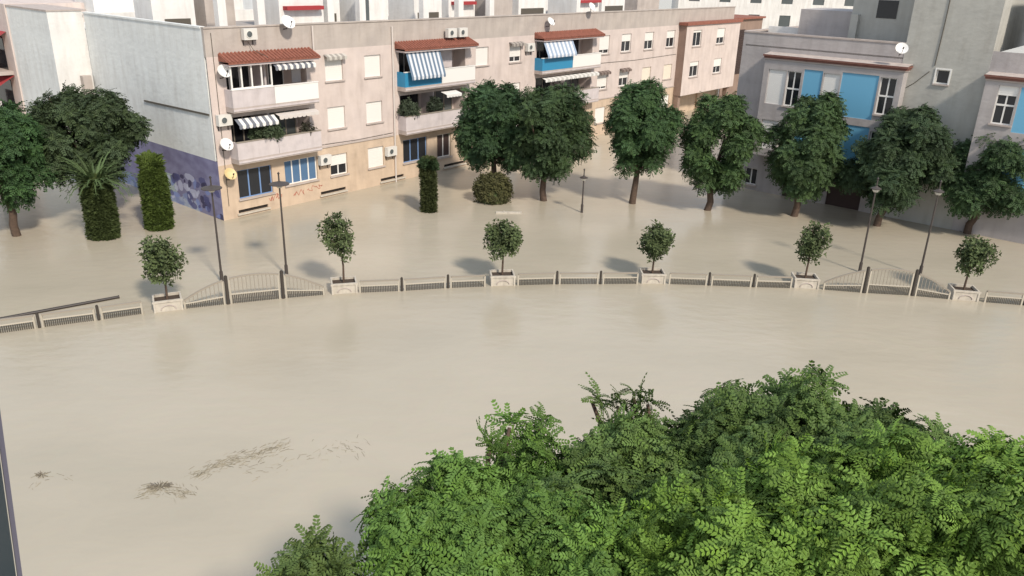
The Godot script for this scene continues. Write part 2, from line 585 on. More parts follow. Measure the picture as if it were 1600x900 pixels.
func mural_texture() -> ImageTexture:
	var im := Image.create(512, 256, false, Image.FORMAT_RGBA8)
	var nz := FastNoiseLite.new()
	nz.seed = 4
	nz.frequency = 0.02
	var r := RandomNumberGenerator.new()
	r.seed = 77
	var blobs := []
	for i in 60:   # sprayed strokes and letters-like shapes, illegible
		var px := r.randf_range(300, 508)
		blobs.append([Vector2(px, r.randf_range(70 + (508 - px) * 0.2, 250)), r.randf_range(5, 20), r.randf(), r.randf_range(0.7, 3.0), r.randf_range(-0.5, 0.5)])
	for y in 256:
		for x in 512:
			var k := nz.get_noise_2d(x, y)
			var c := Color(0.46, 0.45, 0.58).lerp(Color(0.54, 0.54, 0.67), clampf(0.5 + k, 0, 1))
			if x > 235 and x < 330 and y > 105 and y < 190: c = Color(0.6, 0.68, 0.66).lerp(Color(0.7, 0.74, 0.76), clampf(0.5 + k, 0, 1))
			if x < 420 and y > 175 - k * 60: c = Color(0.66, 0.70, 0.78).lerp(Color(0.5, 0.55, 0.72), clampf(0.5 + k * 2.0, 0, 1))
			for b in blobs:
				var d: Vector2 = (Vector2(x, y) - b[0]).rotated(b[4])
				d.x *= b[3]
				var q: float = d.length() / b[1] + k * 0.6
				if q < 1.0:
					if b[2] < 0.3: c = c.lerp(Color(0.76, 0.78, 0.88), 0.75)
					elif b[2] < 0.65: c = c.lerp(Color(0.30, 0.31, 0.50), 0.7)
					elif b[2] < 0.85: c = c.lerp(Color(0.5, 0.56, 0.78), 0.8)
					else: c = c.lerp(Color(0.22, 0.21, 0.34), 0.8)
			im.set_pixel(x, y, c)
	return ImageTexture.create_from_image(im)

func loggia_window(b: Node, x0: float, x1: float, y0: float, y1: float, z: float, fr: Material, gl: Material, n: int) -> void:
	window(b, x0, x1, y0, y1, z + 0.192, 0.0, null, fr, n, gl, false)

func flowerpot(pos: Vector3, turn: float, label: String, s: float, sd: int, tone: Color) -> void:
	rng.seed = sd
	var t := thing("potted_plant", label, "plant", pos, turn, "potted plants on the balconies")
	var g := G.new()
	g.lathe([Vector2(0.0, 0.0), Vector2(0.13, 0.0), Vector2(0.18, 0.28), Vector2(0.15, 0.28), Vector2(0.0, 0.26)], 10)
	part(t, "pot", g, M.tile)
	var lobes := [[Vector3(0, 0.28 + 0.3 * s, 0), 0.3 * s], [Vector3(0.25 * s, 0.3 + 0.12 * s, 0.1), 0.24 * s], [Vector3(-0.25 * s, 0.3 + 0.2 * s, 0.1), 0.22 * s]]
	crown_on_lobes(t, lobes, oval_mesh, M.leaf, tone, 45.0, 0.9, 0.5)

func block_a() -> void:
	var b := thing("apartment_block", "long pink three-storey apartment block with red-tiled balconies and a pale gable", "apartment block", A0, turnA)
	var bays := [[0.85, 6.6], [13.6, 20.4], [28.2, 36.3]]
	var f1 := 3.55
	var f2 := 6.45
	var holes := []
	var wins := []   # x0 x1 y0 y1 lowered material
	for cx in [8.45, 11.55]:
		for k in 3:
			wins.append([cx - 0.68, cx + 0.68, [1.3, 4.3, 7.25][k], [2.65, 5.65, 8.6][k], 1.0 if not (cx < 9 and k == 0) else 0.52, M.shutter if k > 0 or cx > 9 else M.shutter, 2])
	for cx in [22.0, 25.8]:
		for k in 3:
			wins.append([cx - 0.7, cx + 0.7, [1.3, 4.3, 7.25][k], [2.65, 5.65, 8.55][k], 1.0 if cx < 23 else 0.7, M.shutter, 2])
	var lw := [[0.78, 0.85], [0.42, 0.5], [0.5, 1.0], [0.45, 1.0]]
	var i := 0
	for cx in [37.9, 41.4, 45.3, 49.3]:
		for k in 2:
			wins.append([cx - 0.8, cx + 0.8, [4.1, 7.15][1 - k], [5.5, 8.7][1 - k], lw[i][k], M.cream_shutter if (i >= 2 and k == 1) else M.shutter, 2])
		wins.append([cx - 0.8, cx + 0.8, 1.1, 2.5, 1.0, M.shutter, 2])
		i += 1
	for w in wins: holes.append([w[0], w[1], w[2], w[3], 0.2])
	for y in bays:
		holes.append([y[0] + 0.2, y[1] - 0.2, f1, f1 + 2.25, 1.2])
		holes.append([y[0] + 0.2, y[1] - 0.2, f2, f2 + 2.25, 1.2])
	# ground floor openings under the balconies
	var low := [[1.15, 3.45, 1.05, 2.75, 3], [4.35, 6.75, 1.3, 2.8, 4], [14.0, 16.3, 1.15, 2.75, 3], [17.3, 18.7, 1.0, 2.7, 2], [29.5, 31.5, 1.2, 2.7, 2]]
	for w in low: holes.append([w[0], w[1], w[2], w[3], 0.2])
	var vents := [[1.0, 3.0, 0.22, 0.42], [6.9, 8.9, 0.22, 0.42], [11.9, 14.0, 0.22, 0.42], [18.0, 20.2, 0.22, 0.42]]
	for w in vents: holes.append([w[0], w[1], w[2], w[3], 0.3])
	var g := G.new()
	g.wall(0, 50.8, -0.6, 3.2, 0, holes)
	part(b, "ground_storey_wall", g, M.tan)
	g = G.new()
	g.wall(0, 50.8, 3.2, 9.15, 0, holes)
	part(b, "wall", g, M.pink)
	g = G.new()
	g.span(0, 62.5, 9.15, 10.62, -0.2, 0.0)
	g.span(-0.004, 62.54, 10.62, 10.7, -0.24, 0.05)
	part(b, "parapet", g, M.parapet)
	# gable: plastered wall with a return parapet
	g = G.new()
	g.span(0, 0.2, 3.45, 10.62, -14.3, -0.2)
	g.span(-0.05, 0.24, 10.62, 10.72, -14.3, -0.24)
	part(b, "gable_wall", g, M.gable)
	g = G.new()
	g.quad(Vector3(0.0, -0.6, -14.3), Vector3(0.0, -0.6, 0), Vector3(0, 3.45, 0), Vector3(0, 3.45, -14.3))
	var mm := StandardMaterial3D.new()
	mm.albedo_texture = mural_texture()
	mm.roughness = 0.9
	var mu := part(b, "painted_mural", g, mm)
	mu.set_meta("label", "purple and pale blue mural along the foot of the gable")
	g = G.new()
	g.bar(Vector3(-0.04, 6.05, -0.3), Vector3(-0.04, 5.95, -7.6), 0.07, 0.09)
	part(b, "conduit", g, M.bars)
	g = G.new()
	g.span(0.2, 62.5, 9.75, 9.85, -14.3, -0.2)
	part(b, "roof_deck", g, M.deck)
	g = G.new()
	g.span(0.2, 62.5, -0.6, 10.62, -14.5, -14.3)
	g.span(62.3, 62.5, -0.6, 9.75, -14.3, -0.75)
	part(b, "rear_wall", g, M.white_wall)
	for sx in [[6.7, 13.1], [20.6, 28.0], [36.4, 50.8]]:
		g = G.new()
		g.span(sx[0], sx[1], 3.2, 3.3, 0, 0.06)
		part(b, "string_course", g, M.slab)
	for x in [13.2, 6.95]:
		g = G.new()
		g.tube([Vector3(x, 0, 0.09), Vector3(x, 10.3, 0.09)] if x > 10 else [Vector3(x, 9.1, 0.09), Vector3(x, 10.55, 0.09)], [0.06, 0.06], 8)
		part(b, "downpipe", g, M.pipe)
	for w in vents:
		g = G.new()
		g.span(w[0], w[1], w[2], w[3], -0.28, -0.1)
		var v := part(b, "vent", g, M.vent)
		g = G.new()
		g.span(w[0] - 0.1, w[1] + 0.1, w[2] - 0.1, w[2] - 0.003, -0.05, 0.1)
		part(v, "ledge", g, M.stone)
	for w in wins: window(b, w[0], w[1], w[2], w[3], 0, w[4], w[5], null, w[6])
	i = 0
	for w in low:
		window(b, w[0], w[1], w[2], w[3], 0, 0.0, null, [M.blue_frame, M.white_paint, M.blue_frame, M.white_paint, M.white_paint][i], w[4], [M.glass, M.blue_glass, M.glass, M.louvre, M.glass][i], true)
		i += 1
	canopy(b, 7.7, 9.25, 8.85, 0.02, 0.32, 0.14, Color(0.3, 0.28, 0.26), Color(0.5, 0.48, 0.44), 0.2)
	canopy(b, 25.0, 26.6, 8.75, 0.02, 0.3, 0.12, Color(0.2, 0.18, 0.17), Color(0.36, 0.33, 0.3), 0.2)
	canopy(b, 37.1, 38.8, 5.7, 0.02, 0.3, 0.12, Color(0.12, 0.09, 0.08), Color(0.2, 0.16, 0.14), 0.25)
	canopy(b, 40.6, 42.2, 5.7, 0.02, 0.3, 0.12, Color(0.12, 0.09, 0.08), Color(0.2, 0.16, 0.14), 0.25)
	# balconies
	var W := Color(0.72, 0.71, 0.7)
	var K := Color(0.16, 0.17, 0.2)
	var out := 0.8
	for bi in 3:
		var x0: float = bays[bi][0]
		var x1: float = bays[bi][1]
		var xm: float = x0 + (x1 - x0) * [0.47, 0.5, 0.5][bi]
		tile_roof(b, x0 - 0.15, x1 + 0.15, 9.3, 0.0, out + 0.2, 0.4)
		g = G.new()
		g.span(x0 - 0.1, x1 + 0.1, 8.68, 8.8, 0.0, out + 0.12)
		part(b, "balcony_soffit", g, M.balcony)
		for fl in 2:
			var y: float = [f1, f2][fl]
			g = G.new()
			g.span(x0, x1, y - 0.28, y, 0.0, out)
			var bal := part(b, "balcony", g, M.slab)
			g = G.new()
			g.span(x0, x1, y - 0.2, y - 0.1, out, out + 0.04)
			part(bal, "edge_moulding", g, M.balcony)
			var pl: Material = M.balcony
			var pr: Material = M.white_paint if fl == 1 else M.balcony
			if bi > 0 and fl == 1: pl = M.blue_sheet
			g = G.new()
			g.span(x0, xm - 0.01, y, y + 0.95, out - 0.1, out)
			g.span(x0, x0 + 0.1, y, y + 0.95, 0.0, out - 0.1)
			part(bal, "parapet_panel", g, pl)
			g = G.new()
			g.span(xm + 0.01, x1, y, y + 0.95, out - 0.1, out)
			g.span(x1 - 0.1, x1, y, y + 0.95, 0.0, out - 0.1)
			part(bal, "parapet_panel", g, pr)
			g = G.new()
			g.span(x0 - 0.02, xm - 0.01, y + 0.95, y + 1.0, out - 0.13, out + 0.03)
			g.span(xm + 0.01, x1 + 0.02, y + 0.95, y + 1.0, out - 0.13, out + 0.03)
			part(bal, "handrail", g, M.white_paint if fl == 1 else M.rail)
			# party wall between the two flats
			g = G.new()
			g.span(xm - 0.06, xm + 0.06, y, y + 2.24, -1.19, -0.02)
			part(bal, "dividing_wall", g, M.balcony)
			var z := -1.2
			if bi == 0 and fl == 1:
				# left flat has glazed its balcony in
				g = G.new()
				for k in 5:
					var xx: float = x0 + 0.08 + (xm - x0 - 0.16) * k / 4.0
					g.span(xx - 0.04, xx + 0.04, y + 1.0, y + 2.23, out - 0.12, out - 0.05)
				g.span(x0 + 0.12, xm - 0.12, y + 1.0, y + 1.06, out - 0.11, out - 0.06)
				part(bal, "glazing_bars", g, M.white_paint)
				loggia_window(b, x0 + 0.4, xm - 0.3, y + 0.1, y + 2.1, z, M.white_paint, M.glass, 3)
				loggia_window(b, xm + 0.9, xm + 2.0, y + 0.1, y + 2.1, z, M.white_paint, M.glass, 1)
				g = G.new()
				g.span(x1 - 1.15, x1 - 0.5, y + 0.9, y + 2.1, -0.2, -0.17)
				part(bal, "curtain", g, M.grey_wall)
			elif fl == 1:
				loggia_window(b, x0 + 0.5, xm - 0.5, y + 0.1, y + 2.1, z, M.white_paint, M.glass, 2)
				loggia_window(b, xm + 0.5, x1 - 0.6, y + 0.1, y + 2.1, z, M.white_paint, M.grey_glass if bi == 1 else M.glass, 3)
			else:
				loggia_window(b, x0 + 0.4, xm - 0.4, y + 0.1, y + 2.1, z, M.rail, M.glass, 3)
				loggia_window(b, xm + 0.4, x1 - 0.4, y + 0.1, y + 2.1, z, M.rail, M.grey_glass, 3)
		if bi == 0:
			canopy(b, xm + 0.05, x1 - 0.2, f2 + 2.2, out - 0.1, 0.3, 0.16, K, W, 0.2)
			canopy(b, x0 + 0.1, xm - 0.05, f1 + 2.25, out - 0.2, 0.45, 0.3, K, W, 0.22)
			canopy(b, xm + 0.05, x1 - 0.2, f1 + 2.28, out - 0.2, 0.42, 0.1, Color(0.6, 0.56, 0.53), Color(0.58, 0.54, 0.52), 0.3)
		elif bi == 1:
			canopy(b, x0 + 0.15, xm - 0.1, f2 + 2.2, out - 0.05, 0.55, 1.5, Color(0.13, 0.19, 0.27), Color(0.62, 0.65, 0.7), 0.19)
			canopy(b, xm + 0.1, xm + 1.6, f1 + 2.28, out - 0.2, 0.6, 0.14, W, W, 0.3)
			g = G.new()
			g.span(xm + 0.1, xm + 1.9, f2 + 0.9, f2 + 2.2, -0.1, -0.07)
			part(b, "curtain", g, M.balcony)
		else:
			canopy(b, x0 + 0.1, xm - 0.1, f2 + 2.2, out - 0.05, 0.5, 1.0, Color(0.3, 0.38, 0.5), Color(0.66, 0.69, 0.74), 0.26)
			canopy(b, x0 + 0.3, x1 - 0.3, f1 + 2.3, out - 0.2, 0.35, 0.1, W, Color(0.5, 0.5, 0.48), 0.3)
	for c in [[Vector3(2.6, 9.85, 0.03), Vector3(2.75, 9.4, 0.3), Vector3(3.6, 8.85, 1.03)], [Vector3(0.4, 10.4, 0.03), Vector3(0.42, 6.0, 0.03), Vector3(0.4, 0.8, 0.03)], [Vector3(7.2, 3.42, 0.03), Vector3(10.0, 3.36, 0.03), Vector3(13.1, 3.42, 0.03)], [Vector3(20.9, 3.42, 0.03), Vector3(24.0, 3.36, 0.03), Vector3(27.9, 3.42, 0.03)], [Vector3(37.0, 6.4, 0.03), Vector3(43.0, 6.3, 0.03), Vector3(50.6, 6.4, 0.03)]]:
		g = G.new()
		g.tube(c, [0.018, 0.018, 0.018], 5)
		part(b, "cable", g, M.bars)
	# spray-painted scribbles on the ground storey
	g = G.new()
	rng.seed = 9
	g.col = Color(0.42, 0.14, 0.1)
	for s in [[3.1, 0.75, 5], [4.9, 0.7, 4], [5.9, 0.75, 6]]:
		var p := Vector3(s[0], s[1], 0.006)
		for k in int(s[2]) * 3:
			var q := Vector3(s[0] + k * 0.07 + rng.randf_range(-0.12, 0.12), s[1] + rng.randf_range(-0.22, 0.22), 0.006)
			g.bar(p, q, 0.008, 0.028)
			p = q
	part(b, "graffiti", g, M.paint)
	# the end wing, jettied over the water
	var wh := []
	var ww := [[52.2, 54.0, 7.1, 8.65, 0.15], [57.3, 59.1, 7.1, 8.65, 0.6], [52.2, 54.0, 4.1, 5.6, 0.3], [57.3, 59.1, 4.1, 5.6, 0.55]]
	for w in ww: wh.append([w[0], w[1], w[2], w[3], 0.2])
	g = G.new()
	g.wall(50.8, 62.5, 2.35, 9.15, 0.85, wh)
	g.quad(Vector3(62.5, 2.35, 0.85), Vector3(62.5, 2.35, -0.2), Vector3(62.5, 9.15, -0.2), Vector3(62.5, 9.15, 0.85))
	g.quad(Vector3(50.8, 2.35, -0.2), Vector3(62.5, 2.35, -0.2), Vector3(62.5, 2.35, 0.85), Vector3(50.8, 2.35, 0.85))
	part(b, "wing_wall", g, M.pink)
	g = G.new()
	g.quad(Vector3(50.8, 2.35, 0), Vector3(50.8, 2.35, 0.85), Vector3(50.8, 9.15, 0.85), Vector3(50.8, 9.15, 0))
	part(b, "shaded_wing_side", g, M.brown_wall)  # dimness of this grazed side is put into the colour, brown not pink
	g = G.new()
	g.wall(50.8, 62.5, -0.6, 2.35, -1.0, [[51.5, 53.5, -0.6, 1.9, 0.2], [56, 58, -0.6, 1.9, 0.2]])
	g.quad(Vector3(50.8, -0.6, 0), Vector3(50.8, -0.6, -1.0), Vector3(50.8, 3.2, -1.0), Vector3(50.8, 3.2, 0))
	part(b, "undercroft_wall", g, M.tan)
	g = G.new()
	g.span(50.85, 51.3, -0.6, 2.34, 0.1, 0.6)
	g.span(61.6, 62.1, -0.6, 2.34, 0.1, 0.6)
	part(b, "pillar", g, M.brown_wall)
	g = G.new()
	g.span(50.6, 62.7, 9.15, 9.42, 0.05, 1.02)
	part(b, "cornice", g, M.tile)
	for w in ww: window(b, w[0], w[1], w[2], w[3], 0.85, w[4])
	# rooftop: stair huts, chimneys, water-tank sheds, seen over the parapet
	var huts := [[2.0, 4.4, 2.6, -8.5, 0], [5.3, 7.4, 2.4, -8.8, 1], [9.6, 13.2, 2.6, -7.0, 2], [14.6, 16.2, 2.2, -9.0, 0], [17.0, 20.2, 2.5, -8.2, 3], [22.0, 25.0, 2.4, -7.2, 0], [27.0, 30.2, 2.6, -8.4, 2], [31.3, 34.0, 2.3, -7.4, 1], [35.8, 39.8, 2.6, -8.2, 0], [42.4, 46.8, 2.5, -7.0, 2], [49, 53, 2.4, -8.0, 0], [55.5, 60, 2.5, -8.0, 1]]
	for h in huts:
		g = G.new()
		g.span(h[0], h[1], 9.85, 9.85 + h[2], h[3] - 3.0, h[3])
		g.span(h[0] - 0.12, h[1] + 0.12, 9.85 + h[2], 9.97 + h[2], h[3] - 3.12, h[3] + 0.12)
		var hut := part(b, "roof_hut", g, M.white_wall if h[4] != 1 else M.parapet)
		g = G.new()
		if h[4] == 0:
			g.span(h[0] + 0.35, h[1] - 0.35, 9.95, 10.55, h[3], h[3] + 0.03)
			part(hut, "vent_opening", g, M.bars)
		elif h[4] == 2:
			g.span(h[0] + 0.3, h[1] - 0.3, 11.0, 11.25, h[3], h[3] + 0.5)
			part(hut, "shade_cloth", g, M.red_cloth)
		elif h[4] == 3:
			g.span(h[0] + 0.4, h[0] + 1.3, 9.88, 11.8, h[3], h[3] + 0.04)
			part(hut, "door", g, M.grey_glass)
	for x in [1.0, 4.9, 8.2, 14.0, 16.7, 21.2, 26.0, 30.8, 41.2, 47.9]:
		g = G.new()
		var z: float = -5.0 - fmod(x * 1.7, 2.4)
		g.span(x - 0.28, x + 0.28, 9.85, 11.9, z - 0.5, z)
		g.span(x - 0.34, x + 0.34, 11.9, 12.0, z - 0.56, z + 0.06)
		part(b, "chimney", g, M.white_wall)
	# low sheets leaning on the deck
	g = G.new()
	g.span(3.2, 5.2, 9.86, 10.5, -2.4, -2.3)
	part(b, "roof_partition", g, M.white_wall)
	# -------- things fixed to the block
	var ac := [[390, 62, 0.0, "air conditioner on the parapet wall above the pink block's first balcony"], [351, 196, 0.0, "air conditioner beside the first balcony, above a white dish"], [508, 257, 0.0, "air conditioner at the end of the lowest balcony windows beside a half-lowered shutter"], [611, 243, 0.0, "air conditioner by the downpipe, left of blue ground-floor windows"], [828, 80, 0.0, "air conditioner beside the third balcony's striped awning"]]
	for a in ac:
		var p := onA(a[0], a[1], 0.2)
		p.z = 0.0
		air_conditioner(worldA(p), turnA, a[3])
	air_conditioner(worldA(Vector3(18.35, 9.42, 0.18)), turnA, "air conditioner in the middle of the second balcony's tiled roof")
	air_conditioner(worldA(Vector3(19.45, 9.42, 0.18)), turnA, "air conditioner at the outer end of the second balcony's tiled roof")
	for d in [[348, 113, 0.35, "white satellite dish left of the top balcony of the pink block", 0.38, null], [352, 227, 0.35, "white satellite dish left of the middle balcony, below an air conditioner", 0.38, null], [358, 273, 0.35, "yellowed satellite dish beside the lowest blue-framed windows", 0.36, M.yellow_dish], [447, 36, 0.3, "large white satellite dish on the parapet beside an air conditioner", 0.42, null], [861, 35, 0.5, "white satellite dish above the third balcony's tiled roof", 0.36, null], [921, 12, 0.2, "small white satellite dish on the parapet right of the third balcony", 0.4, null]]:
		var p := onA(d[0], d[1], d[2])
		p.z = 0.0
		dish(worldA(p), turnA, d[3], d[4], d[5])
	for q in [[2.5, 0.75, 1.0, "small dark potted plant at the corner of the middle balcony"], [3.15, 0.85, 1.5, "large leafy potted plant hanging over the middle balcony's rail"]]:
		flowerpot(worldA(Vector3(q[0], f1 + 0.75, q[1] - 0.35)), turnA, q[3], q[2], int(q[0] * 10), Color(0.06, 0.085, 0.045))
	flowerpot(worldA(Vector3(5.9, f1 + 0.6, 0.4)), turnA, "potted plant at the far end of the middle balcony", 0.7, 5, Color(0.05, 0.05, 0.035))
	flowerpot(worldA(Vector3(14.2, f1 + 0.75, 0.4)), turnA, "bushy potted plant on the second balcony under the blue sheet", 1.4, 6, Color(0.06, 0.08, 0.05))
	flowerpot(worldA(Vector3(16.9, f1 + 0.7, 0.2)), turnA, "tall potted plant in the second balcony's shade", 1.2, 7, Color(0.05, 0.07, 0.045))

func block_a_rear() -> void:
	# the next block, set 2.1 m forward of the gable
	var b := thing("neighbour_block", "white block stepping forward behind the pale gable, behind the left trees", "apartment block", A0, turnA)
	var g := G.new()
	g.span(-2.1, 0, -0.6, 10.75, -21.0, -14.52)
	g.span(0, 30.0, -0.6, 9.6, -30.0, -14.52)
	var w := part(b, "wall", g, M.gable)
	g = G.new()
	g.quad(Vector3(-2.096, -0.6, -14.515), Vector3(0.05, -0.6, -14.515), Vector3(0.05, 10.7, -14.515), Vector3(-2.096, 10.7, -14.515))
	part(b, "side_wall", g, M.white_wall)
	g = G.new()
	g.span(-2.14, 0.3, 10.75, 10.85, -21.0, -14.48)
	part(b, "coping", g, M.slab)
	g = G.new()
	g.span(-0.75, -0.2, -0.6, 6.8, -14.5, -14.1)
	part(b, "duct", g, M.parapet)
	for h in [[3.0, 7.5, -19.5], [10, 14, -22.0], [17, 22, -20.0]]:
		g = G.new()
		g.span(h[0], h[1], 9.6, 12.6, h[2] - 3, h[2])
		part(b, "roof_hut", g, M.white_wall)
	# pink end of the row with a red awning
	g = G.new()
	g.span(-2.2, 12, -0.6, 10.9, -32.0, -21.02)
	part(b, "end_wall", g, M.pink)
	for y in [3.6, 6.5]:
		g = G.new()
		g.span(-3.4, -2.2, y - 0.25, y, -27.0, -21.6)
		var bal := part(b, "balcony", g, M.slab)
		g = G.new()
		g.span(-3.4, -3.3, y, y + 1.0, -27.0, -21.6)
		part(bal, "parapet_panel", g, M.balcony)
		g = G.new()
		g.quad(Vector3(-3.9, y + 1.6, -27.0), Vector3(-3.9, y + 1.6, -21.5), Vector3(-2.21, y + 2.6, -21.5), Vector3(-2.21, y + 2.6, -27.0))
		part(bal, "awning", g, M.red_cloth)
		g = G.new()
		g.span(-2.24, -2.2, y, y + 2.2, -26.0, -22.4)
		part(bal, "door", g, M.glass)

# ---------------------------------------------------------------- the grey blocks on the right
var C0 := Vector3.ZERO
var turnC := 0.0

func bay(b: Node, x0: float, x1: float, out: float, lay: Array) -> void:
	# jettied bay: grey render, blue panels between white windows on two storeys
	var g := G.new()
	var holes := []
	for w in lay: holes.append([w[0], w[1], w[2], w[3], 0.22])
	g.wall(x0, x1, 2.7, 8.95, out, holes)
	g.quad(Vector3(x0, 2.7, 0), Vector3(x0, 2.7, out), Vector3(x0, 8.95, out), Vector3(x0, 8.95, 0))
	g.quad(Vector3(x1, 2.7, out), Vector3(x1, 2.7, 0), Vector3(x1, 8.95, 0), Vector3(x1, 8.95, out))
	g.quad(Vector3(x0, 2.7, 0), Vector3(x1, 2.7, 0), Vector3(x1, 2.7, out), Vector3(x0, 2.7, out))
	part(b, "bay_wall", g, M.grey_wall)
	g = G.new()
	g.span(x0 - 0.12, x1 + 0.2, 9.16, 9.26, 0.0, out + 0.16)
	g.span(x0 - 0.06, x1 + 0.14, 9.04, 9.16, 0.0, out + 0.1)
	part(b, "tiled_cornice", g, M.dull_tile)
	g = G.new()
	g.quad(Vector3(x0 - 0.1, 9.265, out + 0.1), Vector3(x1 + 0.18, 9.265, out + 0.1), Vector3(x1 + 0.18, 9.36, 0.0), Vector3(x0 - 0.1, 9.36, 0.0))
	part(b, "cornice_top", g, M.slab)
	g = G.new()
	g.span(x0 - 0.03, x1 + 0.08, 8.95, 9.04, 0.0, out + 0.05)
	part(b, "cornice_band", g, M.slab)
	for w in lay:
		if w[4] == "panel":
			g = G.new()
			g.span(w[0], w[1], w[2], w[3], out - 0.2, out - 0.05)
			part(b, "blue_panel", g, M.blue_panel)
		elif w[4] == "shut":
			window(b, w[0], w[1], w[2], w[3], out, 1.0, M.white_paint, null, 1, null, false)
		else:
			window(b, w[0], w[1], w[2], w[3], out, w[5], M.white_paint, null, 2, null, true)
			g = G.new()
			var ym: float = (w[2] + w[3]) / 2
			g.span(w[0] + 0.06, w[1] - 0.06, ym - 0.05, ym + 0.05, out - 0.15, out - 0.11)
			part(b, "transom", g, M.white_paint)

func block_c() -> void:
	var b := thing("terrace_block", "grey block with a jettied bay of bright blue panels and white shutters", "apartment block", C0, turnC)
	var g := G.new()
	g.wall(0, 10.3, 2.9, 10.45, 0, [])
	g.quad(Vector3(0, -0.6, -12), Vector3(0, -0.6, 0), Vector3(0, 10.45, 0), Vector3(0, 10.45, -12))
	part(b, "wall", g, M.grey_wall)
	g = G.new()
	var gw := [[1.35, 2.25, 0.35, 1.5, 0.2], [4.2, 5.6, -0.6, 1.9, 0.2], [7.2, 9.4, -0.6, 2.0, 0.2]]
	g.wall(0, 10.3, -0.6, 2.9, 0, gw)
	part(b, "ground_storey_wall", g, M.grey_wall)
	window(b, 1.35, 2.25, 0.35, 1.5, 0, 0.0, null, M.white_paint, 2)
	for w in [gw[1], gw[2]]:
		g = G.new()
		g.span(w[0], w[1], w[2], w[3], -0.18, -0.1)
		part(b, "door", g, M.louvre)
	g = G.new()
	g.span(0, 10.3, 10.45, 10.55, -0.25, 0.04)
	g.span(-0.04, 0.25, 10.45, 10.55, -12, -0.25)
	part(b, "coping", g, M.slab)
	g = G.new()
	g.span(0.2, 10.3, 9.6, 9.7, -12, 0)
	part(b, "roof_deck", g, M.deck)
	var r2 := [[2.45, 3.65, 6.15, 8.35, "shut"], [3.72, 4.65, 6.15, 8.35, "win", 0.0], [4.8, 6.0, 5.95, 8.55, "panel"], [6.08, 7.1, 6.4, 8.45, "shut"], [7.2, 9.4, 5.95, 8.6, "panel"], [9.5, 10.45, 6.35, 8.55, "win", 0.0],
		[2.45, 3.6, 3.2, 5.1, "shut"], [3.72, 4.65, 3.2, 5.1, "win", 0.4], [4.8, 6.0, 3.0, 5.4, "panel"], [6.08, 7.1, 3.2, 5.2, "shut"], [7.2, 9.4, 3.0, 5.5, "panel"], [9.5, 10.45, 3.2, 5.3, "win", 0.0]]
	bay(b, 2.1, 10.75, 0.9, r2)
	# set-back top storey on the terrace
	g = G.new()
	g.span(2.6, 6.2, 9.7, 12.0, -7, -2.6)
	part(b, "roof_hut", g, M.grey_wall)
	g = G.new()
	g.span(0.25, 2.5, 9.7, 10.75, -3.4, -3.2)
	part(b, "terrace_wall", g, M.white_wall)
	g = G.new()
	g.span(6.2, 10.3, 9.7, 14.2, -7, -1.9)
	var h := part(b, "top_storey", g, M.tower)
	g = G.new()
	g.span(7.7, 8.9, 11.75, 12.8, -1.92, -1.87)
	part(h, "window", g, M.glass)
	g = G.new()
	g.span(6.3, 6.75, 9.7, 11.9, -1.88, -1.5)
	part(b, "chimney", g, M.tower)
	dish(C0 + Basis(Vector3.UP, turnC) * Vector3(10.15, 10.2, 0.5), turnC + 0.5, "white satellite dish at the end of the blue bay's tiled cornice", 0.36, null, 0.3)
	# stair tower, flush with the facade and taller
	var t := thing("stair_tower", "tall plain grey-green tower wall with one small white-framed window", "building", C0, turnC)
	g = G.new()
	g.wall(10.3, 14.95, -0.6, 17.5, 0.02, [[12.28, 13.0, 8.4, 9.2, 0.2]])
	g.quad(Vector3(10.3, 10.3, -9), Vector3(10.3, 10.3, 0.02), Vector3(10.3, 17.5, 0.02), Vector3(10.3, 17.5, -9))
	g.quad(Vector3(14.95, 10.3, 0.02), Vector3(14.95, 10.3, -9), Vector3(14.95, 17.5, -9), Vector3(14.95, 17.5, 0.02))
	g.quad(Vector3(10.3, 17.5, 0.02), Vector3(14.95, 17.5, 0.02), Vector3(14.95, 17.5, -9), Vector3(10.3, 17.5, -9))
	part(t, "wall", g, M.tower)
	window(t, 12.28, 13.0, 8.4, 9.2, 0.02, 0.0, null, null, 1)
	g = G.new()
	g.span(12.2, 12.28, 8.32, 9.28, 0.02, 0.06)
	g.span(13.0, 13.08, 8.32, 9.28, 0.02, 0.06)
	g.span(12.28, 13.0, 9.2, 9.28, 0.02, 0.06)
	part(t, "window_surround", g, M.white_paint)
	g = G.new()
	g.tube([Vector3(12.2, 17, 0.05), Vector3(12.18, 12, 0.05), Vector3(12.12, 9.4, 0.05)], [0.025, 0.025, 0.025], 5)
	g.tube([Vector3(11.9, 9.05, 0.05), Vector3(11.2, 8.3, 0.06), Vector3(10.8, 8.0, 0.05)], [0.02, 0.02, 0.02], 5)
	part(t, "cable", g, M.bars)
	# the next block, the same bay again
	var e := thing("terrace_block", "grey block beyond the plain tower wall with a second blue-panelled bay", "apartment block", C0 + Basis(Vector3.UP, turnC) * Vector3(14.95, 0, 0), turnC)
	g = G.new()
	g.wall(0, 14, -0.6, 10.45, 0, [])
	g.quad(Vector3(14, -0.6, 0), Vector3(14, -0.6, -12), Vector3(14, 10.45, -12), Vector3(14, 10.45, 0))
	part(e, "wall", g, M.grey_wall)
	g = G.new()
	g.span(0, 14, 9.6, 9.7, -12, -0.05)
	part(e, "roof_deck", g, M.deck)
	bay(e, 0.15, 9.5, 0.9, [[0.85, 1.85, 6.65, 8.75, "win", 0.25], [1.95, 4.5, 6.3, 8.75, "panel"], [4.6, 5.6, 6.65, 8.75, "shut"], [0.85, 1.85, 3.3, 5.4, "win", 0.2], [1.95, 4.5, 3.1, 5.5, "panel"]])
	g = G.new()
	g.span(1.3, 10, 9.7, 14.0, -8, -1.6)
	var s := part(e, "top_storey", g, M.tower)
	g = G.new()
